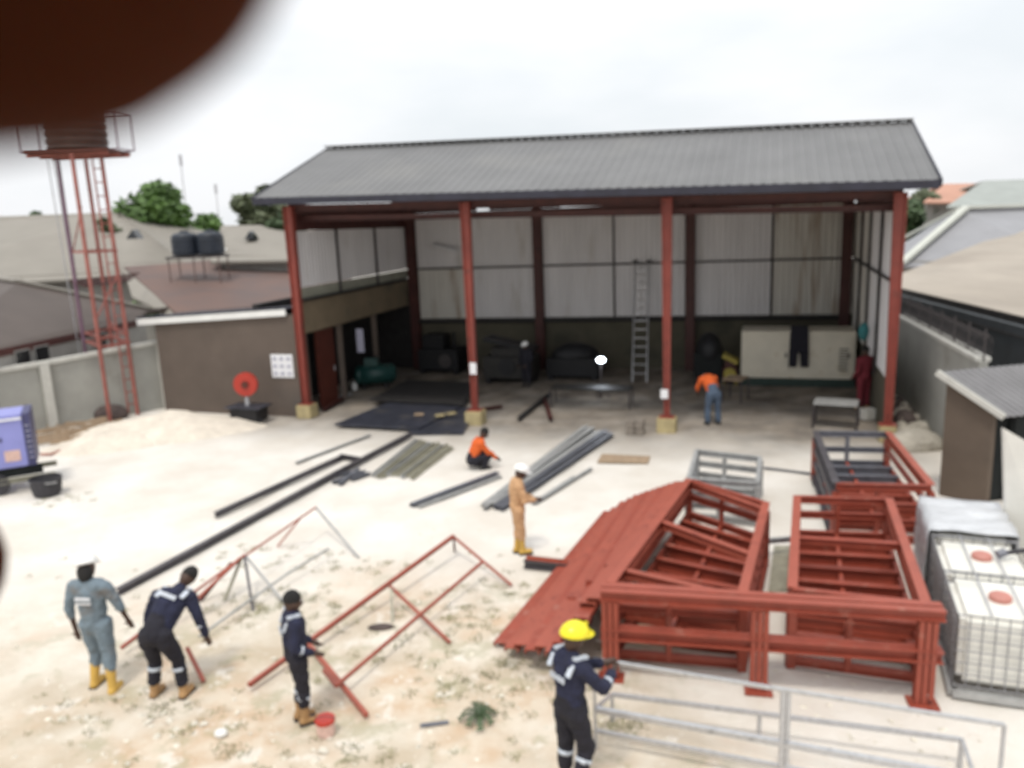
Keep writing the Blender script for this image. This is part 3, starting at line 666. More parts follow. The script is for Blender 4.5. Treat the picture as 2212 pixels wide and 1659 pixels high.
# black tanks on stand + dish
P0 = atY(430, 575, 38)
st = thing('tank_stand', Vector((P0.x, P0.y, 0)), 'steel stand under the two black roof tanks at far left', 'stand')
zt_ = atY(430, 550, 38).z
mb = MB(); mb.box(Vector((P0.x, 38, zt_ - .08)), (2.5, 1.3, .10)); mb.build('deck', 'girt', st)
for sx_ in (-1.15, 0, 1.15):
    for sy_ in (-.6, .6):
        mb = MB(); mb.bar(Vector((P0.x + sx_, 38 + sy_, 0)), Vector((P0.x + sx_, 38 + sy_, zt_ - .14)), .045); mb.build('leg', 'redroof', st)
for x_, w_, lab in ((403, 60, 'left one of two black water tanks before the pale roofs'), (457, 60, 'right one of two black water tanks before the pale roofs')):
    P = atY(x_, 550, 38); tt = thing('water_tank', Vector((P.x, 38, zt_)), lab, 'water tank', 'black roof tanks')
    mb = MB(); pr = [(.55, 0), (.62, .05)]
    for k in range(4): pr += [(.62, .1 + k * .2), (.585, .15 + k * .2), (.62, .2 + k * .2)]
    pr += [(.5, .98), (.2, 1.05)]
    mb.lathe(Vector((P.x, 38, zt_)), pr, 20); mb.build('drum', 'tank', tt, smooth=True)
    mb = MB(); mb.lathe(Vector((P.x, 38, zt_ + 1.05)), [(.2, 0), (.2, .06), (.05, .08)], 14); mb.build('lid', 'tank', tt)
P = g(480, 558, 4.45); t = thing('satellite_dish', P, 'small white satellite dish on the maroon roof', 'satellite dish')
mb = MB(); mb.sph(P + Vector((0, 0, .3)), .36, (1, .3, .8)); mb.build('dish', 'white', t, smooth=True)
mb = MB(); mb.tube(P + Vector((0, .1, -.4)), P + Vector((0, .1, .3)), .03); mb.build('mast', 'steelgrey', t)
for x_, y0_, y1_, Y_ in ((404, 480, 392, 70), (548 - 8, 486, 468, 60)):
    pass
for (x0_, y0_, x1_, y1_, Y_, lab) in ((403, 480, 391, 342, 70, 'thin tall radio mast far off behind the green tree'), (473, 480, 466, 405, 80, 'thinner short radio mast far off right of the tree')):
    p = atY(x0_, y0_, Y_); q = atY(x1_, y1_, Y_); q.x = p.x * .3 + q.x * .7
    t = thing('radio_mast', Vector((p.x, p.y, 0)), lab, 'mast', 'far masts')
    mb = MB(); mb.tube(Vector((p.x, p.y, 0)), q, .07, .04, 6); mb.build('pole', 'steelgrey', t)
    mb = MB(); mb.tube(q + Vector((0, 0, -.6)), q + Vector((0, 0, .3)), .14, .14, 6); mb.build('aerial', 'steelgrey', t)
# scaffold like debris under tower braces (rusty trusses on the brown roof)
mb = MB()
for k in range(5):
    p = g(150 + k * 8, 606 + k * 3, 4.4); q = g(300 - k * 5, 590 + k * 4, 4.2); mb.bar(p, q, .06, .05)
tag(mb.build('scrap_bars', 'darkred'), 'bundle of dark rusty bars across the roofs behind the tower', 'scrap bars')

# ------------------------------------------------------------------ trees
def tree(name, base, h, rad, m_, label, cat='tree', nleaf=2600, leaf=.28, squash=.75, trunk_h=.45, seed=1, lobes=9):
    rnd = random.Random(seed); base = Vector(base); t = thing(name, base, label, cat, 'trees beyond the yard')
    mb = MB(); mb.tube(base, base + Vector((0, 0, h * trunk_h)), rad * .09, rad * .06, 8)
    cs = []
    for k in range(lobes):
        a = rnd.uniform(0, 2*pi); rr = rad * rnd.uniform(.08, .55); zz = h * trunk_h + (h * (1 - trunk_h)) * rnd.uniform(.15, .85)
        c = base + Vector((cos(a) * rr, sin(a) * rr * .8, zz)); cs.append((c, rad * rnd.uniform(.28, .5)))
        mb.tube(base + Vector((0, 0, h * trunk_h * .95)), c, rad * .04, rad * .012, 5)
    mb.build('trunk', 'bark', t)
    mb = MB()
    for k in range(nleaf):
        c, r = rnd.choice(cs); d_ = Vector((rnd.gauss(0, 1), rnd.gauss(0, 1), rnd.gauss(0, 1))).normalized() * r * (rnd.random() ** .35)
        p = c + Vector((d_.x, d_.y, d_.z * squash)); s_ = leaf * rnd.uniform(.5, 1.2)
        a = Vector((rnd.gauss(0, 1), rnd.gauss(0, 1), rnd.gauss(0, .5))).normalized(); b_ = a.orthogonal().normalized()
        mb.add([p - a * s_, p + b_ * s_ * .45, p + a * s_, p - b_ * s_ * .45], [(0, 1, 2, 3)])
    mb.build('crown', m_, t)
def tree_at(x, ytop, Y_, wpx, m_, label, **k):
    top = atY(x, ytop, Y_); r = wpx / 2 * Y_ / FPX
    tree('broadleaf_tree', (top.x, Y_, 0), top.z, r, m_, label, **k)
tree_at(335, 398, 52, 230, 'leafA', 'large bright green tree between the tower and the black tanks', nleaf=6500, seed=3, leaf=.3, lobes=12)
tree_at(438, 462, 56, 120, 'leafA', 'lower green tree just right of the large bright one', nleaf=2200, seed=5)
tree_at(505, 477, 64, 70, 'leafB', 'small far tree right of the black tanks', nleaf=1200, seed=6)
tree_at(560, 388, 50, 170, 'leafC', 'pale olive tree half hidden by the left end of the shed roof', nleaf=9000, seed=8, trunk_h=.3, lobes=20)
tree_at(604, 420, 47.5, 150, 'leafB', 'dark tree right beside the left shed column', nleaf=8000, seed=9, trunk_h=.3, lobes=14)
tree_at(85, 447, 90, 60, 'leafB', 'small round far tree above the beige roof', nleaf=1200, seed=11, leaf=.5)
tree_at(142, 455, 90, 42, 'leafB', 'smallest far treetop above the beige roof near the tower', nleaf=800, seed=12, leaf=.4)
tree_at(5, 455, 90, 50, 'leafB', 'far treetop above the beige roof at the left edge', nleaf=800, seed=13, leaf=.4)
tree_at(1990, 398, 62, 100, 'leafC', 'olive tree between the shed and the orange roof', nleaf=2200, seed=15)
tree_at(1972, 425, 52, 90, 'leafB', 'dark bush like tree right behind the shed corner', nleaf=2200, seed=16)
tree_at(235, 452, 47, 60, 'leafC', 'olive tree seen behind the tower legs', nleaf=900, seed=17)
mb = MB()                                                # hedge behind the annex
rnd = random.Random(4)
for k in range(1500):
    p = g(rnd.uniform(290, 365), rnd.uniform(640, 668), 2.6) + Vector((0, rnd.uniform(0, 1), rnd.uniform(-.4, .3))); a = Vector((rnd.gauss(0, 1), rnd.gauss(0, 1), rnd.gauss(0, .5))).normalized(); b_ = a.orthogonal(); mb.add([p - a*.16, p + b_*.07, p + a*.16, p - b_*.07], [(0, 1, 2, 3)])
tag(mb.build('bush', 'leafA'), 'small green bush behind the annex roof', 'bush')

# ------------------------------------------------------------------ right side: wall, razor wire, roofs
rw = thing('boundary_wall', g(2000, 930), 'plain grey boundary wall running back at the right of the shed', 'wall')
RW0 = g(2250, 1130); RW1 = SR + Vector((1.2, 3, 0))
hr = 2.55
RWa = g(2150, 800, hr); RWb = g(1938, 684, hr)
dw = (RWa - RWb).normalized(); RWa = RWb + dw * min((RWa - RWb).length, (RWb.y - 16.9) / -dw.y) ; RWa.z = RWb.z = 0
wallseg(RWa, RWb, hr, hr, -.18, 'wall_panel', 'pwall', rw)
mb = MB(); mb.bar(RWa + Vector((.09, 0, hr + .04)), RWb + Vector((.09, 0, hr + .04)), .3, .09); mb.build('coping', 'pcap', rw)
pts = []; nloop = 46; Lw = (RWa - RWb).length
for k in range(nloop * 10):
    t_ = k / (nloop * 10); a = 2*pi*k/10; c = RWb.lerp(RWa, t_); pts.append(Vector((c.x + .09 + .24 * cos(a), c.y, hr + .34 + .24 * sin(a))))
mb = MB(); mb.path(pts, .008, 3)
for k in range(8):
    c = RWb.lerp(RWa, k / 7.0); mb.tube(Vector((c.x + .09, c.y, hr)), Vector((c.x + .09, c.y, hr + .7)), .02, n=5)
for zz in (.25, .5): mb.tube(RWb + Vector((.09, 0, hr + zz)), RWa + Vector((.09, 0, hr + zz)), .008, n=4)
tag(mb.build('razor_wire', 'girt'), 'coil of razor wire along the top of the right boundary wall', 'razor wire')
# large tan roof
ze = 2.9
T0 = g(1946, 622, ze); T1 = g(2212, 684, ze); dT = (T1 - T0).normalized(); T1 = T1 + dT * 4
b4 = house('tan_roofed_building', 'long building with weathered tan roof right of the boundary wall', Vector((T1.x + 4, T1.y + 4, 0)))
R0 = atY(1948, 588, T0.y + .6); R0 = g(1948, 590, ze + .08)
R1 = g(2212, 488, 4.55); R2 = R1 + (T1 - g(2212, 684, ze)) * 1.0
slab(b4, 'roof', 'tanroof', [T0, T1, R2 + Vector((2, 0, 0)), R1, R0])
nb = Vector((-dT.y, dT.x, 0)); nb = nb if nb.y > 0 else -nb
vwall(b4, T0 + nb * .8, T1 + nb * .8, -.1, ze - .05, 'darkwall')
mb = MB(); mb.bar(T0 + Vector((0, 0, -.12)), T1 + Vector((0, 0, -.12)), .06, .2); mb.build('fascia_board', 'dark', b4)
mb = MB(); mb.bar(T0 + nb * .78 + Vector((0, 0, -.3)), T1 + nb * .78 + Vector((0, 0, -.3)), .1, .06); mb.build('ceiling_trim', 'dark', b4)
# cross gable with cream verge
b5 = house('gabled_house', 'grey roofed house with cream verges behind the tan roof', Vector((24, 42, 0)))
G0, G1, G2, G3, G4 = atY(1945, 572, 38), atY(2085, 452, 40), atY(2400, 440, 42), atY(2400, 470, 34), atY(1945, 600, 34)
slab(b5, 'roof', 'greyroof2', [G0, atY(2400, 600, 33), G2, G1])
slab(b5, 'rear_roof', 'greyroof2', [atY(1900, 560, 42), G0 + Vector((0, 0, -.1)), G1 + Vector((0, 0, -.05)), atY(2060, 455, 45)])
mb = MB(); mb.bar(G0 + Vector((0, -.1, .1)), G1 + Vector((0, -.1, .1)), .35, .16); mb.build('verge', 'verge', b5)
mb = MB(); mb.bar(G1 + Vector((0, -.05, .1)), G2 + Vector((0, -.05, .1)), .30, .14); mb.build('ridge_cap', 'verge', b5)
mb = MB(); mb.bar(atY(1940, 520, 44), G1 + Vector((0, .6, 0)), .22, .12); mb.build('verge', 'verge', b5)
vwall(b5, G0 + Vector((0, .5, 0)), atY(2400, 600, 33) + Vector((0, .5, 0)), -.1, 3.2, 'palehouse')
b6 = house('orange_roofed_house', 'distant house with orange tile roof at the far right', Vector((34, 62, 0)))
O = [atY(1995, 436, 60), atY(2120, 438, 60), atY(2110, 396, 66), atY(2040, 397, 66)]
slab(b6, 'roof', 'orangeroof', O); slab(b6, 'back_roof', 'orangeroof', [O[3], O[2], O[2] + Vector((3, 6, -2)), O[3] + Vector((-3, 6, -2))])
vwall(b6, O[0] + Vector((.5, .6, 0)), O[1] + Vector((0, .6, 0)), -.1, O[0].z - .1, 'palehouse')
b7 = house('green_grey_roofed_house', 'distant house with wide grey green roof at the far right', Vector((38, 58, 0)))
O = [atY(2045, 446, 54), atY(2420, 440, 54), atY(2420, 380, 62), atY(2125, 390, 62)]
slab(b7, 'roof', 'greenroof', O); slab(b7, 'back_roof', 'greenroof', [O[3], O[2], O[2] + Vector((3, 6, -2)), O[3] + Vector((-3, 6, -2))])
vwall(b7, O[0] + Vector((.5, .6, 0)), O[1] + Vector((0, .6, 0)), -.1, min(O[0].z, O[1].z) - .1, 'palehouse')

# ------------------------------------------------------------------ kiosk
K = g(2028, 1068); K2 = g(2128, 1090); kd = (K2 - K).normalized()
hk = rise(K, 815)
kk = thing('kiosk', K, 'brown walled kiosk with grey corrugated roof and dark opening', 'kiosk')
kb = Vector((2.2, 1.05, 0)); kback = Vector((-kd.y, kd.x, 0)) 
wK = (K2 - K).length * 1.0
hk2 = rise(K2, 893)
def kp(a, b, z): return K + kd * a + Vector((.98, .2, 0)) * b + Vector((0, 0, z))
print('kiosk', K, K2, hk, hk2)
mb = MB(); mb.box8([kp(0, 0, -.05), kp(wK, 0, -.05), kp(wK, .1, -.05), kp(0, .1, -.05), kp(0, 0, hk), kp(wK, 0, hk2), kp(wK, .1, hk2), kp(0, .1, hk)]); mb.build('side_wall', 'kiosk', kk)
mb = MB(); mb.box8([kp(0, .1, -.05), kp(.1, .1, -.05), kp(.1, 3, -.05), kp(0, 3, -.05), kp(0, .1, hk), kp(.1, .1, hk - .03), kp(.1, 3, hk - .03), kp(0, 3, hk)]); mb.build('back_wall', 'kiosk', kk)
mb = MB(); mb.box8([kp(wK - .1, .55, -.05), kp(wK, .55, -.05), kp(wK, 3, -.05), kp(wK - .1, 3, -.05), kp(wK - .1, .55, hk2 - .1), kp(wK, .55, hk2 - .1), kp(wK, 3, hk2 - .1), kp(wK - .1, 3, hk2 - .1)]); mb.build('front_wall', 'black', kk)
mb = MB(); mb.box8([kp(.6, .2, .0), kp(.7, .2, 0), kp(.7, 3, 0), kp(.6, 3, 0), kp(.6, .2, hk2 - .1), kp(.7, .2, hk2 - .1), kp(.7, 3, hk2 - .1), kp(.6, 3, hk2 - .1)]); mb.build('opening_shade', 'black', kk)  # black sheet standing in for the shade inside the opening
mb = MB(); mb.ribbed(kp(wK + .3, -.1, hk2 - .02), kp(wK + .3, 3.2, hk2 - .02), kp(-.1, 3.2, hk + .1), kp(-.1, -.1, hk + .1), .16, .03); mb.build('roof_sheet', 'kroof', kk)
mb = MB(); mb.bar(kp(wK + .3, -.13, hk2 - .02), kp(-.1, -.13, hk + .1), .07, .12); mb.build('verge_board', 'pcap', kk)
# white panel
Pn = g(2182, 1150); hp = 2.0
p0, p1 = g(2172, 935, 1.9), g(2230, 1050, 1.4)
mb = MB(); a, b, c, d = atY(2168, 925, 12.0), atY(2300, 1000, 11.4), atY(2300, 1130, 11.4), atY(2190, 1085, 12.0)
for v in (a, b, c, d): pass
c.z = d.z = .02; mb.poly([a, b, c, d], (0, -.06, 0)); wp = mb.build('leaning_sheet', 'ibc'); tag(wp, 'whitish sheet panel standing behind the wrapped container at right edge', 'panel')

# rubble by right wall
mb = MB(); rnd = random.Random(5)
for k in range(90):
    c = g(rnd.uniform(1945, 2015), rnd.uniform(868, 975)) ; r = rnd.uniform(.08, .3)
    mb.sph(c + Vector((0, 0, r * .3)), r, (rnd.uniform(.7, 1.3), rnd.uniform(.7, 1.3), rnd.uniform(.4, .8)), 6, 4, Matrix.Rotation(rnd.uniform(0, 3), 3, 'X'))
tag(mb.build('rubble', 'rubble'), 'pale rubble heaped beside the right end of the shed', 'rubble', kind='stuff')
mb = MB()
for k in range(70):
    c = g(rnd.uniform(1935, 1990), rnd.uniform(830, 925)); r = rnd.uniform(.1, .28); mb.sph(c + Vector((.2, .3, r * .5)), r, (1.2, .8, .9), 6, 4, Matrix.Rotation(rnd.uniform(0, 3), 3, 'X'))
tag(mb.build('scrap_heap', 'rubble2'), 'dark scrap piled against the right boundary wall', 'scrap', kind='stuff')
P = g(1975, 965); mb = MB(); mb.sph(P + Vector((0, 0, .05)), .75, (1, .7, .5), 16, 10); mb.build('boulder', 'rubble', smooth=True)
tag(bpy.data.objects['boulder'], 'large greenish pale mound beside the far right red frame', 'mound')

# ------------------------------------------------------------------ sand heap + stones + debris left
def heap(name, cx, cy, rx, ry, hgt, m_, label, seed, yaw=0):
    mb = MB(); n_ = 26; vs = []; fs = []
    for j in range(n_):
        for i in range(n_):
            a = -1 + 2 * i / (n_-1); b = -1 + 2 * j / (n_-1); rr = hypot(a, b)
            z = hgt * max(0, 1 - rr ** 1.6) * (1 + .5 * noise.noise(Vector((a * 2.3, b * 2.3, seed)))) + .10 * hgt * noise.noise(Vector((a * 7, b * 7, seed))) + .06 * hgt * noise.noise(Vector((a * 17, b * 17, seed))) - .06
            x = a * rx; y = b * ry; vs.append(Vector((cx + x * cos(yaw) - y * sin(yaw), cy + x * sin(yaw) + y * cos(yaw), z if rr < 1 else -.08)))
    for j in range(n_-1):
        for i in range(n_-1): fs.append((j*n_+i, j*n_+i+1, (j+1)*n_+i+1, (j+1)*n_+i))
    mb.add(vs, fs); return tag(mb.build(name, m_, smooth=True), label, 'sand heap')
sand = bpy.data.materials['chalky sand ground']
mat('heap sand', (.64, .575, .49), .95, .14, 2.5, .7, bscale=9); M['sand'] = MATS['heap sand']
c = g(350, 935); heap('sand_heap', c.x, c.y + .2, 3.2, 1.6, .56, 'sand', 'broad pale sand heap between the tower foot and the annex', 3, .1)
c = g(235, 958); heap('sand_heap', c.x, c.y, 1.9, 1.1, .42, 'sand', 'smaller sand heap in front of the tower foot', 8, .3)
mb = MB(); rnd = random.Random(21)
for k in range(60):
    c = g(rnd.uniform(95, 230), rnd.uniform(905, 965)); L_ = rnd.uniform(.4, 1.4); a = rnd.gauss(.5, .35); d = Vector((cos(a), sin(a), rnd.uniform(-.05, .12))) * L_ / 2
    mb.bar(c - d + Vector((0, 0, .12)), c + d + Vector((0, 0, .12)), rnd.uniform(.03, .09))
tag(mb.build('timber_scrap', 'wood'), 'scattered timber offcuts at the foot of the left wall', 'timber scrap', kind='stuff')
P = g(248, 905); mb = MB(); mb.sph(P + Vector((-.2, .1, .16)), .45, (1.4, .8, .7), 12, 8); mb.build('dark_mound', 'rubble2', smooth=True); tag(bpy.data.objects['dark_mound'], 'dark lump of debris at the foot of the water tower', 'debris')
P = g(196, 905); mb = MB(); mb.tube(P + Vector((0, 0, .02)), P + Vector((0, 0, .36)), .17, .2, 12); tag(mb.build('white_bucket', 'white'), 'white bucket beside the tower foot by the wall', 'bucket')
P = g(330, 880); mb = MB(); mb.lathe(P, [(.2, 0), (.24, .1), (.24, .4), (.1, .52), (.08, .6)], 14); tag(mb.build('yellow_can', 'yellow', smooth=True), 'dull yellow can behind the tower leg by the wall', 'can')
pts = [g(88, 985), g(110, 985), g(135, 975), g(170, 965), g(190, 955)]
mb = MB(); mb.path([p + Vector((0, 0, .05)) for p in pts], .03, 6); tag(mb.build('orange_cable', 'redrail'), 'orange cable trailing from the blue generator', 'cable')

# ------------------------------------------------------------------ blue generator
G = g(82, 1040)
gx = thing('generator', G, 'blue violet enclosed generator on a trailer at the left edge', 'generator')
zt0 = .62
c1 = g(80, 1003, zt0); c0 = c1 + (g(0, 1015, zt0) - c1) * 2.0
dg = (c0 - c1).normalized(); ng = Vector((dg.y, -dg.x, 0)); ng = ng if ng.y > 0 else -ng
hg = rise(Vector((c1.x, c1.y, 0)), 893) - zt0
def gp(a, b, z): return c1 + dg * a + ng * b + Vector((0, 0, z))
Lg = (c0 - c1).length
mb = MB(); mb.box8([gp(Lg, 0, 0), gp(.16, 0, 0), gp(.16, 1.1, 0), gp(Lg, 1.1, 0), gp(Lg, 0, hg), gp(.16, 0, hg), gp(.16, 1.1, hg), gp(Lg, 1.1, hg)]); mb.build('enclosure', 'genblue', gx, bevel=.02)
mb = MB(); mb.box8([gp(.15, -.01, 0), gp(0, -.01, 0), gp(0, 1.12, 0), gp(.15, 1.12, 0), gp(.15, -.01, hg + .01), gp(0, -.01, hg + .01), gp(0, 1.12, hg + .01), gp(.15, 1.12, hg + .01)]); mb.build('end_panel', 'gendark', gx)
for k in range(7):
    mb = MB(); mb.bar(gp(.13, -.02, .2 + k * .13), gp(.02, -.02, .2 + k * .13), .012, .03); mb.build('louvre', 'ink', gx)
mb = MB(); mb.bar(gp(Lg, -.02, hg * .93), gp(.17, -.02, hg * .93), .02, .05); mb.build('trim', 'paper', gx)
mb = MB()
for k in range(5): mb.bar(gp(.62 + k * .085, -.015, hg * .56), gp(.68 + k * .085, -.015, hg * .56), .01, .09)
mb.build('dark_marking', 'gendark', gx)
mb = MB(); mb.box8([gp(.62, -.012, .16), gp(.30, -.012, .16), gp(.30, 0, .16), gp(.62, 0, .16), gp(.62, -.012, .42), gp(.30, -.012, .42), gp(.30, 0, .42), gp(.62, 0, .42)]); mb.build('sticker', 'label', gx)
mb = MB(); mb.bar(gp(Lg, .1, -.12), gp(-.1, .1, -.12), .1, .22); mb.build('skid', 'black', gx)
for b_ in (.0, 1.1):
    mb = MB(); mb.sect(gp(Lg, b_ - .1, -.28), gp(-.35, b_ - .1, -.28), cprof(.07, .12, .015)); mb.build('trailer_rail', 'olivesteel', gx)
mb = MB(); mb.bar(gp(0, 0, -.3), gp(0, 0, -.62), .08); mb.build('jack_leg', 'olivesteel', gx)
mb = MB(); mb.tube(gp(.85, -.12, -.37), gp(.85, .1, -.37), .25, n=18); mb.build('wheel', 'rubber', gx)
P = g(105, 1070); t = thing('black_crate', P, 'black bucket shaped tub tipped beside the blue generator', 'tub')
mb = MB(); mb.lathe(P + Vector((-.02, 0, .02)), [(.25, 0), (.30, .05), (.36, .42), (.33, .43), (.27, .1)], 14); mb.build('tub_body', 'rubber', t)
mb = MB(); mb.path([P + Vector((.36 * cos(a * pi / 8), -.2 - .1 * sin(a * pi / 8), .38)) for a in range(9)], .015); mb.build('rim', 'palesteel', t)

# ------------------------------------------------------------------ steel members on the ground
def gbar(x0, y0, x1, y1, prof, m_, name, label, cat, z=.09, group=None, z2=None):
    p = g(x0, y0, z); q = g(x1, y1, z if z2 is None else z2)
    mb = MB(); mb.sect(p, q, prof); return tag(mb.build(name, m_), label, cat, group)
gbar(255, 1278, 728, 1022, iprof(.10, .12, .02), 'darksteel', 'steel_beam', 'longest dark steel beam lying beside the man in grey', 'beam')
gbar(728, 1022, 888, 938, iprof(.10, .12, .02), 'darksteel', 'steel_beam', 'dark beam continuing the longest beam towards the shed', 'beam', z=.12)
gbar(465, 1112, 742, 986, iprof(.095, .11, .02), 'darksteel', 'steel_beam', 'shorter dark beam lying parallel beyond the longest beam', 'beam')
gbar(735, 985, 775, 992, cprof(.1, .1, .015), 'darksteel', 'steel_offcut', 'short steel offcut at the far end of the shorter beam', 'offcut')
gbar(640, 1000, 800, 940, cprof(.08, .05, .01), 'palesteel', 'steel_channel', 'pale thin channel beside the far end of the shorter beam', 'steel channel', z=.03)
ORD = ['first', 'second', 'third', 'fourth', 'fifth', 'sixth', 'seventh', 'eighth', 'ninth', 'tenth', 'eleventh', 'twelfth']
ang = 'flat angle bars in the small grey bundle'
for k in range(9):
    f = k / 8
    gbar(803 + 84 * f, 1031 + 4 * f + random.uniform(-5, 5), 900 + 76 * f, 954 + 12 * f + random.uniform(-3, 3), lprof(.08, .015), 'olivesteel' if k % 3 else 'palesteel', 'angle_bar', ORD[k] + ' bar from the left in the dusty olive bundle left of the crouching man', 'angle bar', .03, ang)
for k, (a, b, c, d) in enumerate(((720, 1042, 790, 1018), (735, 1046, 775, 1012), (760, 1036, 800, 1022), (700, 1034, 760, 1020))):
    gbar(a, b, c, d, cprof(.1, .07, .01), 'bluesteel', 'steel_offcut', ('longest', 'nearest the beam', 'rightmost', 'leftmost')[k] + ' of the short grey offcuts piled beside the longest beam', 'offcut', .05, 'offcuts beside the longest beam')
gbar(890, 1092, 1075, 1022, cprof(.16, .08, .015), 'bluesteel', 'steel_channel', 'grey channel lying in front of the crouching man', 'steel channel', .05)
gbar(905, 1096, 1082, 1030, cprof(.10, .06, .015), 'palesteel', 'steel_channel', 'paler channel against the one in front of the crouching man', 'steel channel', .04)
for k in range(10):
    f = k / 9
    gbar(1043 + 40 * f, 1094 + 5 * f + random.uniform(-8, 4), 1262 + 62 * f, 922 + 14 * f + random.uniform(-3, 8), cprof(.085, .09, .01), 'palesteel' if k < 6 else 'bluesteel', 'steel_channel', ORD[k] + ' channel from the left in the long grey bundle behind the tan man', 'steel channel', .05 + .03 * (k % 2), 'channels in the long bundle')
gbar(1155, 1088, 1278, 1012, cprof(.07, .06, .01), 'palesteel', 'steel_channel', 'single thin pale channel right of the man in tan', 'steel channel', .04)
gbar(1150, 1088, 1240, 1030, cprof(.05, .05, .01), 'palesteel', 'steel_channel', 'shortest thin channel right at the hand of the man in tan', 'steel channel', .04)
gbar(1133, 1216, 1232, 1226, iprof(.14, .14, .02), 'darksteel', 'steel_beam', 'short dark beam sticking out left of the red purlins', 'beam', .08)
gbar(1138, 1206, 1228, 1216, lprof(.06, .015), 'redrail', 'angle_bar', 'short red angle lying along the dark stub beam', 'angle bar', .16)
gbar(1650, 1012, 1760, 1026, cprof(.1, .06, .01), 'bluesteel', 'steel_channel', 'grey channel between the two far frames', 'steel channel', .04)
gbar(1640, 1170, 1712, 1164, cprof(.08, .08, .01), 'galv', 'steel_channel', 'pale galvanised bar between the two nearest red box frames', 'steel channel', .3)
mb = MB(); mb.poly([g(1660, 1275, .03), g(1704, 1275, .03), g(1706, 1178, .03), g(1672, 1178, .03)], (0, 0, .03)); tag(mb.build('steel_plate', 'olivesteel'), 'grey plate lying between the two nearest red box frames', 'steel plate')
# plates inside shed
def gplate(pts, z, t, m_, label):
    mb = MB(); mb.poly([g(x, y, z) for x, y in pts], (0, 0, t)); return tag(mb.build('steel_plate', m_), label, 'steel plate', None)
gplate([(722, 916), (905, 925), (1010, 870), (840, 868)], .14, .05, 'plate', 'front blue grey steel plate on the shed floor left of the second column')
gplate([(880, 935), (1000, 935), (1032, 880), (930, 880)], .08, .05, 'plate', 'lowest plate poking out beside the second column footing')
gplate([(800, 862), (1000, 872), (1030, 826), (880, 820)], .24, .06, 'dark', 'black plate stacked deeper on the shed floor')
for k, (x, y) in enumerate(((905, 895), (950, 897), (975, 893))):
    mb = MB(); c = g(x, y, .2); mb.box(c, (.28, .18, .04), .3 * k); tag(mb.build('wood_block', 'wood' if k == 0 else 'footing'), ('brownish', 'yellowish', 'palest')[k] + ' small block lying on the front blue grey plate', 'block')

# ------------------------------------------------------------------ red ladder frames lying on the ground
def ladder_frame(label, rails, crosses, m_='redrail', extra=()):
    b_ = g(*rails[0][:2]); t = thing('ladder_frame', Vector((b_.x, b_.y, 0)), label, 'steel frame', 'thin red frames laid out on the ground')
    for (x0, y0, z0, x1, y1, z1, w_) in rails:
        mb = MB(); mb.sect(g(x0, y0, z0), g(x1, y1, z1), cprof(w_, w_ * .8, .012)); mb.build('rail', m_, t)
    for (x0, y0, z0, x1, y1, z1, w_) in crosses:
        mb = MB(); mb.bar(g(x0, y0, z0), g(x1, y1, z1), w_); mb.build('crossbar', m_, t)
    for (x0, y0, z0, x1, y1, z1, w_, mm) in extra:
        mb = MB(); mb.bar(g(x0, y0, z0), g(x1, y1, z1), w_); mb.build('prop', mm, t)
ladder_frame('thin red frame with three crossbars lying before the man with hands behind',
    [(538, 1480, .10, 980, 1158, .42, .065), (728, 1480, .2, 1042, 1214, .30, .045)],
    [(978, 1158, .40, 1105, 1264, .05, .035), (842, 1266, .3, 972, 1388, .05, .04), (665, 1390, .2, 792, 1545, .06, .055), (700, 1448, .25, 728, 1482, .25, .05)],
    extra=[(845, 1272, .3, 848, 1345, .0, .04, 'olivesteel'), (980, 1160, .38, 982, 1190, .0, .04, 'darkred')])
ladder_frame('faint thin red and grey frame on props beyond the bending man',
    [(262, 1400, .15, 405, 1290, .35, .05), (405, 1290, .35, 530, 1198, .62, .035), (530, 1200, .60, 682, 1096, .62, .03), (420, 1300, .33, 520, 1205, .6, .045)],
    [(404, 1400, .3, 440, 1472, .05, .05)],
    extra=[(682, 1096, .6, 775, 1205, .02, .035, 'palesteel'), (530, 1200, .6, 622, 1312, .02, .03, 'palesteel'), (528, 1200, .6, 547, 1322, .0, .045, 'darksteel'),
           (522, 1205, .6, 484, 1300, 0, .04, 'olivesteel'), (430, 1375, .12, 620, 1240, .2, .03, 'palesteel'), (620, 1240, .2, 710, 1185, .2, .03, 'palesteel'), (500, 1215, .55, 432, 1300, .02, .04, 'darkred'), (650, 1118, .6, 600, 1180, .02, .03, 'redrail')])

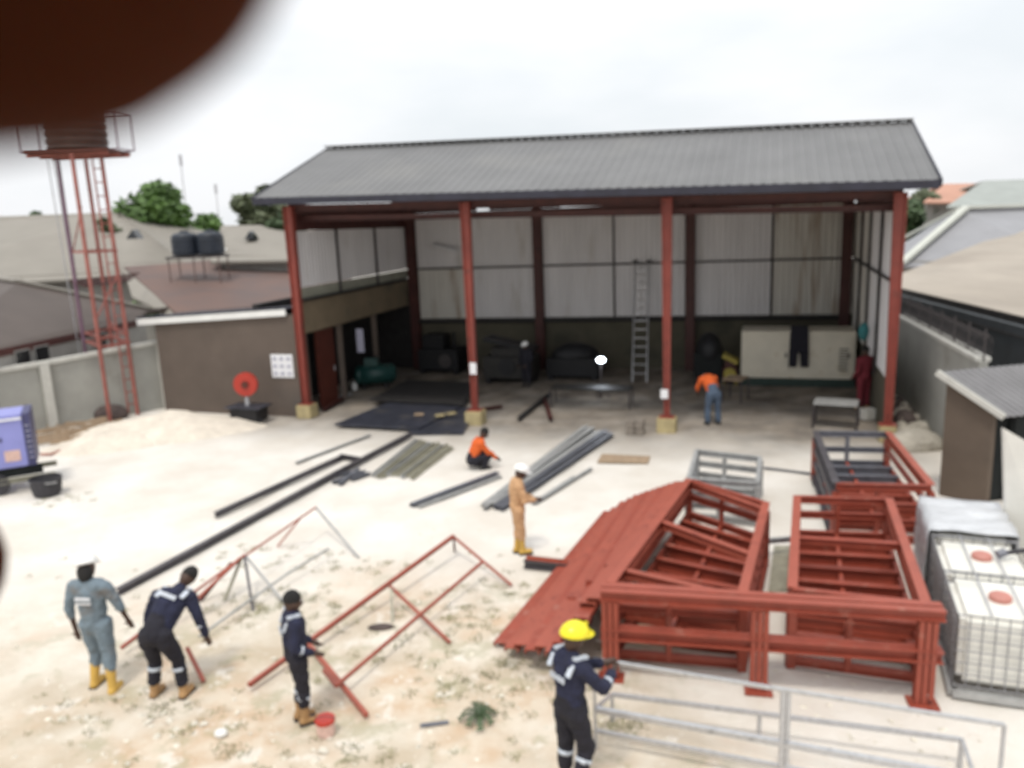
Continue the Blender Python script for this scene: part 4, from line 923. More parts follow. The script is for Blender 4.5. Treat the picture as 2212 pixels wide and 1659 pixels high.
# ------------------------------------------------------------------ big red box frames
def box_frame(label, TL, TR, BR_, BL, h, ncross, m_='redframe', mleft=None, toprail=(.13, .17), levels=(.10, .45, .80), diag=(), group='red steel box frames', mback=None, topbars=()):
    # TL.. : top corners: front-left, front-right, back-right, back-left
    t = thing('box_frame', Vector((TL.x, TL.y, 0)), label, 'steel frame', group)
    gz = lambda P, z: Vector((P.x, P.y, z))
    w_, hh_ = toprail
    for a, b, mm in ((TL, BL, mleft or m_), (TR, BR_, m_)):
        mb = MB(); mb.sect(gz(a, h - hh_/2), gz(b, h - hh_/2), iprof(w_, hh_, .018)); mb.build('top_rail', mm if mm != 'redframe' else 'redrail', t)
        mb = MB(); mb.sect(gz(a, .08), gz(b, .08), iprof(w_, .14, .018)); mb.build('bottom_rail', mm, t)
        for zl in levels[1:]:
            if zl < h - .3:
                mb = MB(); mb.sect(gz(a, zl), gz(b, zl), cprof(.06, .10, .012)); mb.build('side_rail', mm, t)
    for P in (TL, TR, BR_, BL):
        mb = MB(); mb.bar(gz(P, .0), gz(P, h - hh_), .11, .11); mb.build('corner_post', m_, t)
    for a, b in ((TL, TR), (BL, BR_)):
        mm = m_ if a is TL else (mback or m_)
        mb = MB(); mb.sect(gz(a, h - .07), gz(b, h - .07), iprof(.09, .12, .015)); mb.build('end_rail', mm, t)
        for zl in levels:
            mb = MB(); mb.sect(gz(a, zl), gz(b, zl), iprof(.09, .11, .015)); mb.build('end_rail', mm, t)
        mm_ = a.lerp(b, .45); mb = MB(); mb.bar(gz(mm_, .05), gz(mm_, h - .15), .07); mb.build('end_post', mm, t)
    for k in range(1, ncross):
        f = k / ncross; a = TL.lerp(BL, f); b = TR.lerp(BR_, f)
        for zl in levels[:2] if k % 2 else levels[:1] + levels[1:2]:
            mb = MB(); mb.sect(gz(a, zl), gz(b, zl), iprof(.11, .20, .015)); mb.build('crossmember', (mback if mback and f > .62 else m_), t)
    for f0 in (.45,):
        a = TL.lerp(TR, f0); b = BL.lerp(BR_, f0)
        mb = MB(); mb.sect(gz(a, levels[1] - .02), gz(b, levels[1] - .02), iprof(.06, .10, .012)); mb.build('centre_rail', m_, t)
    for f0, f1 in diag:
        a = TL.lerp(BL, f0); b = TR.lerp(BR_, f1); mb = MB(); mb.sect(gz(a, h - .1), gz(b, h - .1), iprof(.10, .12, .015)); mb.build('top_brace', 'redrail', t)
    for f0 in topbars:
        a = TL.lerp(BL, f0); b = TR.lerp(BR_, f0); mb = MB(); mb.sect(gz(a, h - .1), gz(b, h - .1), iprof(.10, .10, .015)); mb.build('top_bar', m_, t)
    return t
HB = 1.14
box_frame('red box frame nearest the white liquid containers', g(1712, 1268, HB), g(2000, 1300, HB), g(1920, 1075, HB), g(1722, 1070, HB), HB, 7, topbars=(.52,))
box_frame('red box frame with slanting top braces beside the purlin pile', g(1318, 1258, HB), g(1605, 1276, HB), g(1655, 1084, HB), g(1488, 1034, HB), HB, 8, diag=((.12, -.02), (.55, .38), (1.0, .94)))
box_frame('half painted box frame standing against the right shed column', g(1806, 1042, HB), g(2012, 1046, HB), g(1918, 932, HB), g(1762, 930, HB), HB, 6, mleft='darksteel', mback='bluesteel', levels=(.10, .42, .72))
box_frame('unpainted grey box frame behind the braced red one', g(1487, 1052, .7), g(1636, 1062, .7), g(1642, 985, .9), g(1505, 970, .9), .9, 2, m_='palesteel', toprail=(.08, .09), levels=(.10, .34, .58), group='grey box frame')
# portal bench in front
t = thing('bench_frame', g(1650, 1500), 'long red bench shaped frame of stacked channels in front of the boxes', 'steel frame')
Z1 = 1.24
A_ = g(1296, 1280, Z1); B_ = g(2046, 1325, Z1)
dA = (B_ - A_).normalized(); nA = Vector((-dA.y, dA.x, 0))
for k in range(4):
    mb = MB(); o_ = nA * (.02 + k * .075); mb.sect(A_ + o_ + Vector((0, 0, -.05)), B_ + o_ + Vector((0, 0, -.05)), cprof(.06, .13 - .015 * (k % 2), .012)); mb.build('top_channel', 'redrail' if k % 2 else 'redframe', t)
A2 = g(1294, 1376, .60); B2 = g(2030, 1448, .60)
zl = .66
for k in range(2):
    mb = MB(); o_ = nA * (.02 + k * .10); mb.sect(Vector((A_.x, A_.y, zl)) + o_, Vector((B_.x, B_.y, zl)) + o_, cprof(.09, .15, .015)); mb.build('lower_channel', 'redframe', t)
for f, w_ in ((.03, .18), (.485, .17), (.955, .17)):
    P = A_.lerp(B_, f)
    for k in range(3):
        q_ = P + dA * (k - 1) * .075 + nA * .05
        mb = MB(); mb.sect(Vector((q_.x, q_.y, 0 if k != 2 else .1)), Vector((q_.x, q_.y, Z1 - .13)), cprof(.06, .13, .012), nA); mb.build('leg', 'redframe', t)
    mb = MB(); mb.box(Vector((P.x, P.y, .015)) + nA * .05, (.34, .26, .03), atan2(dA.y, dA.x)); mb.build('foot_plate', 'redframe', t)
# purlin pile
pg = 'red purlins leaning in the pile'
NP = 12
for k in range(NP):
    f = k / (NP - 1)
    z_ = .06 + .92 * f ** .9
    near = (1082 + (1275 - 1082) * f, 1400 - (1400 - 1300) * f ** 1.4 + (10 if k % 2 else -6)); far = (1332 + (1468 - 1332) * f, 1090 - (1090 - 1046) * f)
    near = (1082 + 123 * f * 2, 1400 + 12 * f * 2 + (5 if k % 2 else -4)) if f < .5 else (1205 + 78 * (f - .5) * 2, 1412 - 118 * (f - .5) * 2 + (6 if k % 2 else -5))
    p, q_ = g(*near, z_), g(*far, z_)
    q_ = p.lerp(q_, (.91, .93, .97, .985)[k] if k < 4 else 1)
    mb = MB(); w_ = .21 if k % 2 else .23
    mb.sect(p, q_, [(-w_/2, -.02), (-w_/2 + .015, -.02), (-w_/2 + .015, .03), (w_/2 - .02, .05), (w_/2 - .02, .0), (w_/2, .0), (w_/2, .07), (-w_/2, .045)])
    lab = ORD[k] + ' red purlin up from the ground in the pile left of the braced frame'
    if k == 0: lab = 'lowest and leftmost red purlin of the leaning pile, touching the ground'
    if k == NP - 1: lab = 'topmost red purlin resting against the braced box frame'
    tag(mb.build('purlin', 'redrail' if k % 3 else 'redframe'), lab, 'purlin', pg if 0 < k < NP - 1 else None)
for k in range(5):                                  # props under the pile
    f = k / 4; p = g(1150 + 160 * f, 1385 - 50 * f, .05); mb = MB(); top = p + Vector((.05, .1, .12 + .7 * f)); mb.bar(p, top, .12, .05); tag(mb.build('prop_block', 'redframe'), ('shortest', 'second shortest', 'middle', 'second tallest', 'tallest')[k] + ' red prop under the near end of the purlin pile', 'prop')

# ------------------------------------------------------------------ galvanised frame at the bottom right
t = thing('galvanised_frame', g(1690, 1800), 'silver galvanised tube frame held by the man in the yellow helmet', 'steel frame')
ZT = 1.12
a = g(1283, 1424, ZT); b = g(1692, 1490, ZT); c = g(2170, 1566, ZT)
mb = MB(); mb.bar(a, b, .035); mb.bar(b, c, .035); mb.build('top_rail', 'galv', t)
for P, w_ in ((a, .035), (c, .03)):
    mb = MB(); mb.bar(Vector((P.x, P.y, 0)), P, w_); mb.build('post', 'galv', t)
for s_ in (0, .055):
    mb = MB(); mb.bar(Vector((b.x + s_, b.y, 0)), Vector((b.x + s_, b.y, ZT)), .045); mb.build('post', 'galv', t)
zl = rise(Vector((b.x, b.y, 0)), 1606)
mb = MB(); mb.bar(Vector((a.x, a.y, zl)), Vector((c.x, c.y, zl)), .06); mb.build('lower_rail', 'galv', t)
mb = MB(); mb.bar(Vector((a.x, a.y, zl * .45)), Vector((c.x, c.y, zl * .45)), .04); mb.build('foot_rail', 'galv', t)
r0_, r1_ = g(1322, 1500, .35), g(2078, 1598, .35)
mb = MB(); mb.bar(r0_, r1_, .045); mb.build('back_rail', 'galv', t)
for P in (r0_, r1_, r0_.lerp(r1_, .45)):
    mb = MB(); mb.bar(Vector((P.x, P.y, 0)), P, .04); mb.build('back_post', 'galv', t)
mb = MB(); mb.bar(r0_, Vector((a.x, a.y, zl)), .035); mb.build('side_rail', 'galv', t)
mb = MB(); mb.bar(r1_, Vector((c.x, c.y, zl)).lerp(Vector((a.x, a.y, zl)), .05), .035); mb.build('side_rail', 'galv', t)

# ------------------------------------------------------------------ liquid containers
zc = 1.12
F = g(2070, 1324, zc); Bk = g(1992, 1088, zc)
dI = (Bk - F); LI = dI.length; dI.normalize(); nI = Vector((dI.y, -dI.x, 0))
print('ibc row length', LI)
def ibc(k, f0, f1, label, wrap=False, lid='lidred'):
    O_ = F + dI * f0; L_ = f1 - f0; W_ = 1.1
    t = thing('liquid_container', Vector((O_.x, O_.y, 0)), label, 'liquid container', 'white liquid containers at the right')
    def P(a, b, z): q_ = O_ + dI * a * L_ + nI * b * W_; return Vector((q_.x, q_.y, z))
    m0 = .04
    mb = MB(); mb.box8([P(m0, m0, .17), P(m0, 1-m0, .17), P(1-m0, 1-m0, .17), P(1-m0, m0, .17), P(m0, m0, zc - .05), P(m0, 1-m0, zc - .05), P(1-m0, 1-m0, zc - .05), P(1-m0, m0, zc - .05)]); bo = mb.build('bottle', 'ibc', t, bevel=.07)
    c = P(.5, .5, zc - .05); mb = MB(); mb.lathe(c, [(.13, 0), (.13, .05), (.11, .07)], 18); mb.build('lid', lid, bo)
    mb = MB()
    for a0, a1, b0, b1 in ((0, 0, .0, 1), (1, 1, 0, 1), (0, 1, 0, 0), (0, 1, 1, 1), (.5, .5, 0, 1)): mb.bar(P(a0, b0, .07), P(a1, b1, .07), .10, .09)
    mb.build('pallet', 'palesteel', t)
    for z in [.17 + i * (zc - .19) / 6 for i in range(7)]:
        mb = MB(); pts_ = [P(0, 0, z), P(0, 1, z), P(1, 1, z), P(1, 0, z), P(0, 0, z)]; mb.path(pts_, .008, 6); mb.build('cage_bar', 'cagesteel', t)
    for i in range(9):
        for (aa, bb_) in ((0, i / 8), (i / 8, 0)):
            mb = MB(); mb.tube(P(aa, bb_, .16), P(aa, bb_, zc), .008, n=6); mb.build('cage_bar', 'cagesteel', t)
    for s_ in (.33, .66):
        mb = MB(); mb.tube(P(0, s_, zc + .01), P(1, s_, zc + .01), .011, n=6); mb.build('top_bar', 'steelgrey', t)
    return t, P
n3 = LI / 3
ibc(0, 0, n3 - .05, 'nearest caged white liquid container with a red lid')
ibc(1, n3, 2 * n3 - .05, 'middle caged white liquid container with red lid and black hose')
tt, PP = ibc(2, 2 * n3, LI - .02, 'farthest white liquid container, half wrapped in grey film, black lid', lid='rubber')
# film sheet draped over the far container
O_ = F + dI * (2 * n3 + .45)
def FP(a, b, z): q_ = O_ + dI * a + nI * b; return Vector((q_.x, q_.y, z))
mb = MB(); nu, nv_ = 16, 26; vs = []; fs = []
for i in range(nu):
    for j in range(nv_):
        a = -.42 + i / (nu - 1) * 1.5; s_ = j / (nv_ - 1) * 3.2
        if s_ < 1.15: b_, z = -.05 - .04 * sin(a * 9) * (1.15 - s_), .02 + s_ * (zc + .03) / 1.15
        elif s_ < 2.3: b_, z = (s_ - 1.15) - .03, zc + .05
        else: b_, z = 1.14, zc + .05 - (s_ - 2.3)
        rp = .035 * noise.noise(Vector((a * 5, s_ * 3, 2))); vs.append(FP(a + .5 * rp, b_ + rp, z + rp))
for i in range(nu - 1):
    for j in range(nv_ - 1): fs.append((i*nv_+j, i*nv_+j+1, (i+1)*nv_+j+1, (i+1)*nv_+j))
mb.add(vs, fs); o = mb.build('plastic_film', 'film', smooth=True); tag(o, 'crumpled grey plastic film draped over the farthest container', 'plastic film')
md = o.modifiers.new('s', 'SOLIDIFY'); md.thickness = .008
# lower film hanging beside second one
P = g(2175, 1195, zc + .06); t = thing('hose_fitting', P, 'black hose and fitting on top of the middle container', 'hose')
mb = MB(); mb.tube(P + Vector((-.1, 0, 0)), P + Vector((.9, .1, .03)), .035, n=8); mb.build('hose', 'rubber', t)
mb = MB(); mb.tube(P + Vector((-.13, 0, -.02)), P + Vector((-.02, 0, .02)), .06, n=10); mb.build('fitting', 'bluesteel', t)

# ------------------------------------------------------------------ paint pail, weeds, stones
P = g(705, 1585); t = thing('paint_pail', P, 'red and white paint pail on the ground beside the standing man', 'pail')
mb = MB(); mb.lathe(P, [(.10, 0), (.105, .01), (.115, .17)], 18); mb.build('pail_body', 'label', t)
mb = MB(); mb.lathe(P, [(.116, .168), (.122, .17), (.122, .21), (.09, .212)], 18); mb.build('pail_rim', 'redplastic', t)
mb = MB(); mb.path([P + Vector((.12 * cos(a * pi / 8), -.05 * sin(a * pi / 8), .2 + .07 * sin(a * pi / 8))) for a in range(9)], .006, 5); mb.build('bail_handle', 'darksteel', t)
P = g(598 + 225, 1357); mb = MB(); mb.sph(P + Vector((0, 0, .02)), .13, (1.6, .7, .3), 10, 6); tag(mb.build('dark_cloth', 'rubble2', smooth=True), 'dark scrap of cloth on the ground inside the nearer red frame', 'cloth')
P = g(940, 1570); mb = MB(); mb.bar(P + Vector((-.18, 0, .02)), P + Vector((.16, .05, .02)), .05, .03); tag(mb.build('metal_scrap', 'bluesteel'), 'small grey metal scrap lying near the weed patch', 'scrap')
for x, y, lab in ((478, 1590, 'white crumpled bag on the ground below the bending man'), (405, 1268, 'small white stone shaped bag behind the bending man')):
    if y > 1500:
        P = g(x, y); mb = MB(); mb.sph(P + Vector((0, 0, .04)), .07, (1.2, 1, .7), 8, 6); tag(mb.build('plastic_bag', 'white'), lab, 'bag')
rnd = random.Random(31)
def blades(mb, c, r, n_, h_):
    for _ in range(n_):
        a = rnd.uniform(0, 2*pi); rr = r * rnd.random() ** .7; p = Vector((c.x + rr * cos(a), c.y + rr * sin(a), 0)); p.z = ground_h(p.x, p.y) - .01
        b_ = rnd.uniform(0, 2*pi); d_ = Vector((cos(b_), sin(b_), 0)); hh_ = h_ * rnd.uniform(.5, 1.3); wd = Vector((-d_.y, d_.x, 0)) * .006
        mid = p + d_ * hh_ * .35 + Vector((0, 0, hh_ * .6)); tip = p + d_ * hh_ * .9 + Vector((0, 0, hh_ * .8))
        mb.add([p - wd, p + wd, mid + wd, tip, mid - wd], [(0, 1, 2, 3, 4)])
mb = MB()
patches = [(600, 1290, .5), (770, 1330, .8), (720, 1310, .5), (900, 1370, .6), (960, 1290, .6), (1050, 1270, .5), (560, 1310, .4), (1050, 1440, .5), (1140, 1440, .4), (1190, 1390, .5), (1150, 1280, .4),
           (850, 1420, .5), (1120, 1500, .4), (620, 1640, .5), (780, 1640, .6), (520, 1330, .4), (560, 1200, .5), (240, 1540, .4), (430, 1560, .4), (1000, 1500, .4), (680, 1215, .5), (800, 1220, .5), (1085, 1340, .5), (1160, 1330, .5), (1340, 1560, .25), (120, 1080, .5)]
for x, y, r in patches:
    c = g(x, y)
    for _ in range(9):
        cc = c + Vector((rnd.gauss(0, r), rnd.gauss(0, r * .5), 0)); blades(mb, cc, .12, 26, .045)
for _ in range(110):
    c = g(rnd.uniform(60, 1250), rnd.uniform(1180, 1659)); blades(mb, c, .08, 14, .04)
tag(mb.build('grass', 'grass', base=(0, 0, 0)), 'thin short weeds scattered over the near ground', 'grass', kind='stuff')
P = g(1035, 1552); t = thing('weed_plant', P, 'dark green low weed sprawling left of the man in the yellow helmet', 'weed')
mb = MB()
for s_ in range(9):
    a = s_ * 2*pi/9 + rnd.uniform(-.2, .2); prev = P + Vector((0, 0, .03)); L_ = rnd.uniform(.18, .4)
    for k in range(7):
        q_ = P + Vector((cos(a) * L_ * (k+1)/7, sin(a) * L_ * (k+1)/7, .03 + .09 * sin(pi * (k+1) / 8)))
        for sd_ in (-1, 1):
            n_ = Vector((-sin(a), cos(a), rnd.uniform(-.1, .3))) * sd_ * .06; mb.add([prev, prev.lerp(q_, .5) + n_ * .6, q_ + n_, q_], [(0, 1, 2, 3)])
        prev = q_
mb.build('leaves', 'leafB', t)
mb = MB()
for s_ in range(6):
    a = s_ * pi / 3; mb.tube(P, P + Vector((cos(a) * .15, sin(a) * .15, .08)), .006, .003, 5)
mb.build('stem', 'leafA', t)
mb = MB(); rnd = random.Random(77)
def pebble(mb, c, r):
    R = Matrix.Rotation(rnd.uniform(0, 6), 3, 'Z') @ Matrix.Rotation(rnd.uniform(-.4, .4), 3, 'X'); s_ = [r * rnd.uniform(.7, 1.3), r * rnd.uniform(.6, 1.1), r * rnd.uniform(.35, .6)]
    vs = [c + R @ Vector((x * s_[0] * rnd.uniform(.7, 1.1), y * s_[1] * rnd.uniform(.7, 1.1), z * s_[2])) for x, y, z in ((1, 0, 0), (.4, .9, .1), (-.6, .8, 0), (-1, -.1, .1), (-.4, -.9, 0), (.6, -.8, .1), (.3, .2, 1), (-.3, -.2, .9))]
    mb.add(vs, [(0, 1, 6), (1, 2, 6), (2, 7, 6), (2, 3, 7), (3, 4, 7), (4, 5, 7), (5, 6, 7), (5, 0, 6)])
for k in range(1900):
    x, y = rnd.uniform(0, 2200), 1100 + 600 * rnd.random() ** .8
    c = g(x, y)
    if noise.noise(Vector((c.x * .6, c.y * .6, 5))) < -.05 and rnd.random() < .75: continue
    c.z = ground_h(c.x, c.y); pebble(mb, c, .012 + .045 * rnd.random() ** 5)
for k in range(35):
    x, y = rnd.choice([(1150, 1290), (1190, 1330), (940, 1430), (300, 1570), (160, 1560), (650, 1640), (350, 1555), (720, 1600)]); c = g(x + rnd.gauss(0, 45), y + rnd.gauss(0, 16)); c.z = ground_h(c.x, c.y); pebble(mb, c, rnd.uniform(.04, .10))
tag(mb.build('stones', 'stone', base=(0, 0, 0)), 'chalky stones and pebbles strewn over the yard', 'stones', kind='stuff')

# ------------------------------------------------------------------ shed contents
def at_v(x, y, v): u_, z_ = on_v(x, y, v); return sp(u_, v, 0), z_
# cabinet generator
v_ = 6.2
(pL, _), (pR, _) = at_v(1600, 830, v_), at_v(1845, 832, v_); zt1 = on_v(1720, 716, v_)[1]; zb1 = max(.3, on_v(1720, 828, v_)[1])
t = thing('white_cabinet', pL, 'large chipped cream machine cabinet on a dark green base inside the shed', 'machine cabinet')
def cbx(pa, pb, z0, z1, v0, v1, m_, name, par, bev=0):
    mb = MB(); P = lambda p, v, z: p + Vv * v + Vector((0, 0, z))
    mb.box8([P(pa, v0, z0), P(pb, v0, z0), P(pb, v1, z0), P(pa, v1, z0), P(pa, v0, z1), P(pb, v0, z1), P(pb, v1, z1), P(pa, v1, z1)]); return mb.build(name, m_, par, bevel=bev)
print('cabinet z', zb1, zt1, (pR - pL).length)
cbx(pL, pR, zb1, zt1, 0, 1.3, 'cabinet', 'body', t, .03)
cbx(pL, pR, .02, zb1 - .01, .05, 1.25, 'greenbase', 'base', t)
W_ = (pR - pL)
for a, b in ((.05, .43), (.58, .97)):
    d = cbx(pL + W_ * a, pL + W_ * b, zb1 + .15, zt1 - .12, -.03, .0, 'cabinet', 'door', t, .012)
    mb = MB(); mb.box(pL + W_ * (b - .03) + Vector((0, 0, (zb1 + zt1) / 2)) - Vv * .05, (.05, .04, .16), YAW); mb.build('handle', 'girt', d)
for k in range(8):
    cbx(pL + W_ * .86, pL + W_ * .94, zb1 + .3 + k * .1, zb1 + .34 + k * .1, -.045, -.03, 'girt', 'louvre', t)
# hanging trousers
c = pL + W_ * .512 + Vector((0, 0, 0)); t = thing('hanging_trousers', c + Vector((0, 0, .7)), 'black trousers hanging over the front of the cream cabinet', 'trousers')
mb = MB(); zh = zt1 + .2; hwid = W_.length * .085
P = lambda a, v, z: c + Uv * a + Vv * v + Vector((0, 0, z))
zc1 = zb1 + .42
mb.box8([P(-hwid, -.14, zt1 - .7), P(hwid, -.14, zt1 - .7), P(hwid, -.05, zt1 - .7), P(-hwid, -.05, zt1 - .7), P(-hwid * .9, -.12, zh), P(hwid * .9, -.12, zh), P(hwid * .9, -.03, zh), P(-hwid * .9, -.03, zh)])
for s_ in (-1, 1):
    a, b = sorted((s_ * .03, s_ * hwid)); a2, b2 = sorted((s_ * .07, s_ * hwid * 1.02))
    mb.box8([P(a2, -.13, zc1), P(b2, -.13, zc1), P(b2, -.05, zc1), P(a2, -.05, zc1), P(a, -.14, zt1 - .69), P(b, -.14, zt1 - .69), P(b, -.05, zt1 - .69), P(a, -.05, zt1 - .69)])
mb.build('cloth', 'navyleg', t)
# aluminium ladder
t = thing('aluminium_ladder', g(1380, 845), 'tall aluminium extension ladder leaning on the back wall', 'ladder')
b0, b1 = g(1366, 826), g(1397, 826); vt = back(11.5) - .35
u0, z0_ = on_v(1372, 566, vt); u1, z1_ = on_v(1402, 566, vt); T0_, T1_ = sp(u0, vt, z0_), sp(u1, vt, z0_)
um, zm = on_v(1370, 680, vt - .3)
for a, b in ((b0, T0_), (b1, T1_)):
    mb = MB(); mb.bar(a, b, .05, .08); mb.build('rail', 'galv', t)
nn = int((T0_ - b0).length / .32)
for k in range(1, nn):
    f = k / nn; mb = MB(); mb.bar(b0.lerp(T0_, f), b1.lerp(T1_, f), .035); mb.build('rung', 'galv', t)
for P in (T0_, T1_):
    mb = MB(); mb.box(P, (.16, .1, .14), YAW); mb.build('cap', 'girt', t)
# work light
b = g(1299, 860); hz_ = rise(b, 777)
t = thing('work_light', b, 'lit white work lamp on a thin stand inside the shed', 'lamp')
mb = MB(); mb.tube(b, b + Vector((0, 0, hz_)), .02, n=8); mb.build('stand', 'girt', t)
mb = MB()
for a in (0, 2.1, 4.2): mb.tube(b + Vector((0, 0, .35)), b + Vector((.3 * cos(a), .3 * sin(a), .01)), .015, n=6)
mb.build('tripod', 'girt', t)
mb = MB(); mb.sph(b + Vector((0, .03, hz_)), .17, (1, .6, .85), 14, 10); hd = mb.build('lamp_head', 'dark', t, smooth=True)
mb = MB(); mb.sph(b + Vector((0, -.06, hz_)), .12, (1.15, .55, .75), 14, 10); mb.build('lens', 'lamp', hd, smooth=True)
pl = bpy.data.lights.new('lamp_light', 'POINT'); pl.energy = 22; pl.shadow_soft_size = .08; pl.color = (.85, .92, 1); plo = bpy.data.objects.new('lamp_light', pl); COL.objects.link(plo); plo.location = Vector((0, -.26, hz_)); plo.parent = t
# machines
def machine(name, x0, x1, ytop, ybot, v, depth, m_, label, m2='machine2', style=0, cat='machine'):
    u0, _ = on_v(x0, ybot, v); u1, _ = on_v(x1, ybot, v); z1_ = on_v((x0 + x1) / 2, ytop, v)[1]
    c = sp((u0 + u1) / 2, v + depth / 2); w_ = abs(u1 - u0); t = thing(name, c, label, cat)
    h_ = max(.5, z1_)
    mb = MB(); mb.box(c + Vector((0, 0, h_ * .36)), (w_, depth, h_ * .5), YAW); mb.build('body', m_, t, bevel=.04)
    for s_ in (-.42, .42):
        mb = MB(); mb.box(c + Uv * w_ * s_ + Vector((0, 0, h_ * .055)), (w_ * .1, depth * .9, h_ * .11), YAW); mb.build('skid', m2, t)
    if style == 0:
        mb = MB(); mb.box(c - Uv * w_ * .15 + Vector((0, 0, h_ * .78)), (w_ * .55, depth * .7, h_ * .34), YAW); mb.build('hood', m2, t, bevel=.05)
        mb = MB(); mb.tube(c + Uv * w_ * .3 + Vector((0, 0, h_ * .6)), c + Uv * w_ * .3 + Vector((0, 0, h_)), .06, .06, 10); mb.build('stack', m2, t)
        mb = MB(); mb.tube(c - Vv * (depth / 2 + .08) + Uv * w_ * .2 + Vector((0, 0, h_ * .35)), c - Vv * (depth / 2 - .02) + Uv * w_ * .2 + Vector((0, 0, h_ * .35)), h_ * .17, n=18); mb.build('flywheel', 'girt', t)
    elif style == 1:
        mb = MB(); p0_ = c - Uv * w_ * .5 + Vector((0, 0, h_)); p1_ = c + Uv * w_ * .5 + Vector((0, 0, h_ * .75)); mb.bar(p0_, p1_, depth * .8, .12); mb.build('slanted_cover', m2, t)
        mb = MB(); mb.box(c + Vector((0, 0, h_ * .7)), (w_ * .7, depth * .6, h_ * .2), YAW); mb.build('motor', m_, t)
        mb = MB(); mb.tube(c - Vv * (depth / 2 + .05) + Vector((0, 0, h_ * .4)), c - Vv * (depth / 2 - .02) + Vector((0, 0, h_ * .4)), h_ * .2, n=18); mb.build('wheel', m2, t)
    else:
        mb = MB(); mb.sph(c + Vector((0, 0, h_ * .62)), h_ * .38, (w_ / h_ * 1.2, .9, 1), 18, 10); mb.build('drum', m2, t, smooth=True)
    return t
machine('rusty_engine', 1045, 1150, 735, 838, 5.6, 1.2, 'machine', 'grimy engine on skids between the second column and the helmeted man', style=1)
machine('dark_compressor', 1180, 1292, 745, 826, 6.4, 1.2, 'machine2', 'black humped machine left of the lit work lamp', style=2)
machine('black_machine', 1498, 1560, 722, 840, 6.6, 1.0, 'black', 'tall black machine standing behind the man in jeans', style=2)
machine('dark_welder', 905, 990, 722, 812, 7.0, 1.2, 'machine2', 'dark machine in the deepest left corner of the shed', style=0)
machine('small_motor', 1560, 1592, 770, 838, 6.3, .8, 'darkred', 'dark red motor beside the cream cabinet', m2='yellow', style=1)
P = g(812, 838); t = thing('green_tank', P, 'deep green round compressor tank near the left shed room', 'compressor')
mb = MB(); mb.tube(P + Vector((-.55, 0, .5)), P + Vector((.55, .25, .5)), .36, n=20); mb.sph(P + Vector((-.55, 0, .5)), .36, (.6, 1, 1), 16, 10); mb.sph(P + Vector((.55, .25, .5)), .36, (.6, 1, 1), 16, 10); mb.build('drum', 'green', t, smooth=True)
mb = MB(); mb.box(P + Vector((-.1, .05, .98)), (.5, .35, .3)); mb.build('pump', 'green', t, bevel=.03)
mb = MB()
for sx_ in (-.4, .4): mb.box(P + Vector((sx_, .05, .1)), (.08, .4, .2))
mb.build('foot', 'machine2', t)
P = g(766, 842); mb = MB(); mb.lathe(P, [(.10, 0), (.1, .2), (.04, .26), (.04, .3)], 12); tag(mb.build('small_bottle', 'white'), 'small pale bottle on the floor beside the green tank', 'bottle')
u, z = on_v(780, 735, 2.55); P = sp(u, 2.48, z); mb = MB(); mb.box(P, (.26, .02, .8), YAW); tag(mb.build('wall_notice', 'ink'), 'pale vertical notice beside the dark doorway of the shed', 'notice')
# red trestle bits and offcuts inside
for k, (a, b, c, d, m_, lab) in enumerate(((1190, 850, 1120, 905, 'dark', 'dark beam slanting into the shed right of the second column'), (1035, 885, 1085, 878, 'darkred', 'short rusty bar right of the second column footing'), (690, 870, 760, 850, 'palesteel', 'pale bar on the floor right of the first column'), (700, 885, 742, 860, 'darkred', 'short rusty bar right of the first column'), (1175, 860, 1190, 905, 'darkred', 'short rusty leg like bar on the floor deep in the shed'))):
    gbar(a, b, c, d, cprof(.12, .1, .015), m_, 'steel_bar', lab, 'steel bar', .08)
# workbenches
def bench(x0, y0, x1, y1, h_, label, m_='girt', dep=.7):
    p, q_ = g(x0, y0), g(x1, y1); d_ = (q_ - p).normalized(); n_ = Vector((-d_.y, d_.x, 0)); t = thing('workbench', p, label, 'workbench')
    mb = MB(); mb.poly([p + Vector((0, 0, h_)), q_ + Vector((0, 0, h_)), q_ + n_ * dep + Vector((0, 0, h_)), p + n_ * dep + Vector((0, 0, h_))], (0, 0, .05)); mb.build('top', m_, t)
    for P in (p, q_, q_ + n_ * dep, p + n_ * dep):
        mb = MB(); mb.bar(P, P + Vector((0, 0, h_ - .05)), .05); mb.build('leg', 'girt', t)
bench(1755, 925, 1850, 932, .72, 'low pale steel bench before the cream cabinet', 'palesteel')
bench(1190, 880, 1360, 885, .62, 'dark workbench in front of the lit lamp', 'machine')
bench(1560, 868, 1600, 872, .75, 'brown wooden bench at the right hand of the man in jeans', 'wood')
t = thing('block_stack', g(1373, 935), 'small grey stack of concrete blocks before the third column', 'blocks')
P = g(1373, 937)
for i in range(2):
    for j in range(2):
        mb = MB(); mb.box(P + Uv * (.24 * (i - .5)) + Vector((0, 0, .1 + .2 * j)), (.44 if 0 else .23, .4, .19), YAW + .04 * (i - j)); mb.build('block', 'block', t, bevel=.01)
mb = MB(); mb.box(g(1875, 905) + Vector((.0, 0, .15)), (.34, .3, .3), .2); tag(mb.build('white_box', 'ibc', bevel=.01), 'small white box at the foot of the right shed column', 'box')
mb = MB(); P = g(1400, 965); mb.poly([g(1290, 998, .03), g(1400, 1000, .03), g(1405, 985, .03), g(1300, 980, .03)], (0, 0, .02)); tag(mb.build('plywood_sheet', 'wood'), 'thin brownish board lying on the sand before the third column', 'board')
u_, z_ = on_v(1866, 716, 3.2); P = sp(u_, 3.2, z_); mb = MB(); mb.sph(P, .22, (.7, .5, 1.2), 10, 8); tag(mb.build('teal_cloth', 'teal', smooth=True), 'teal cloth hanging at the back right corner post', 'cloth')

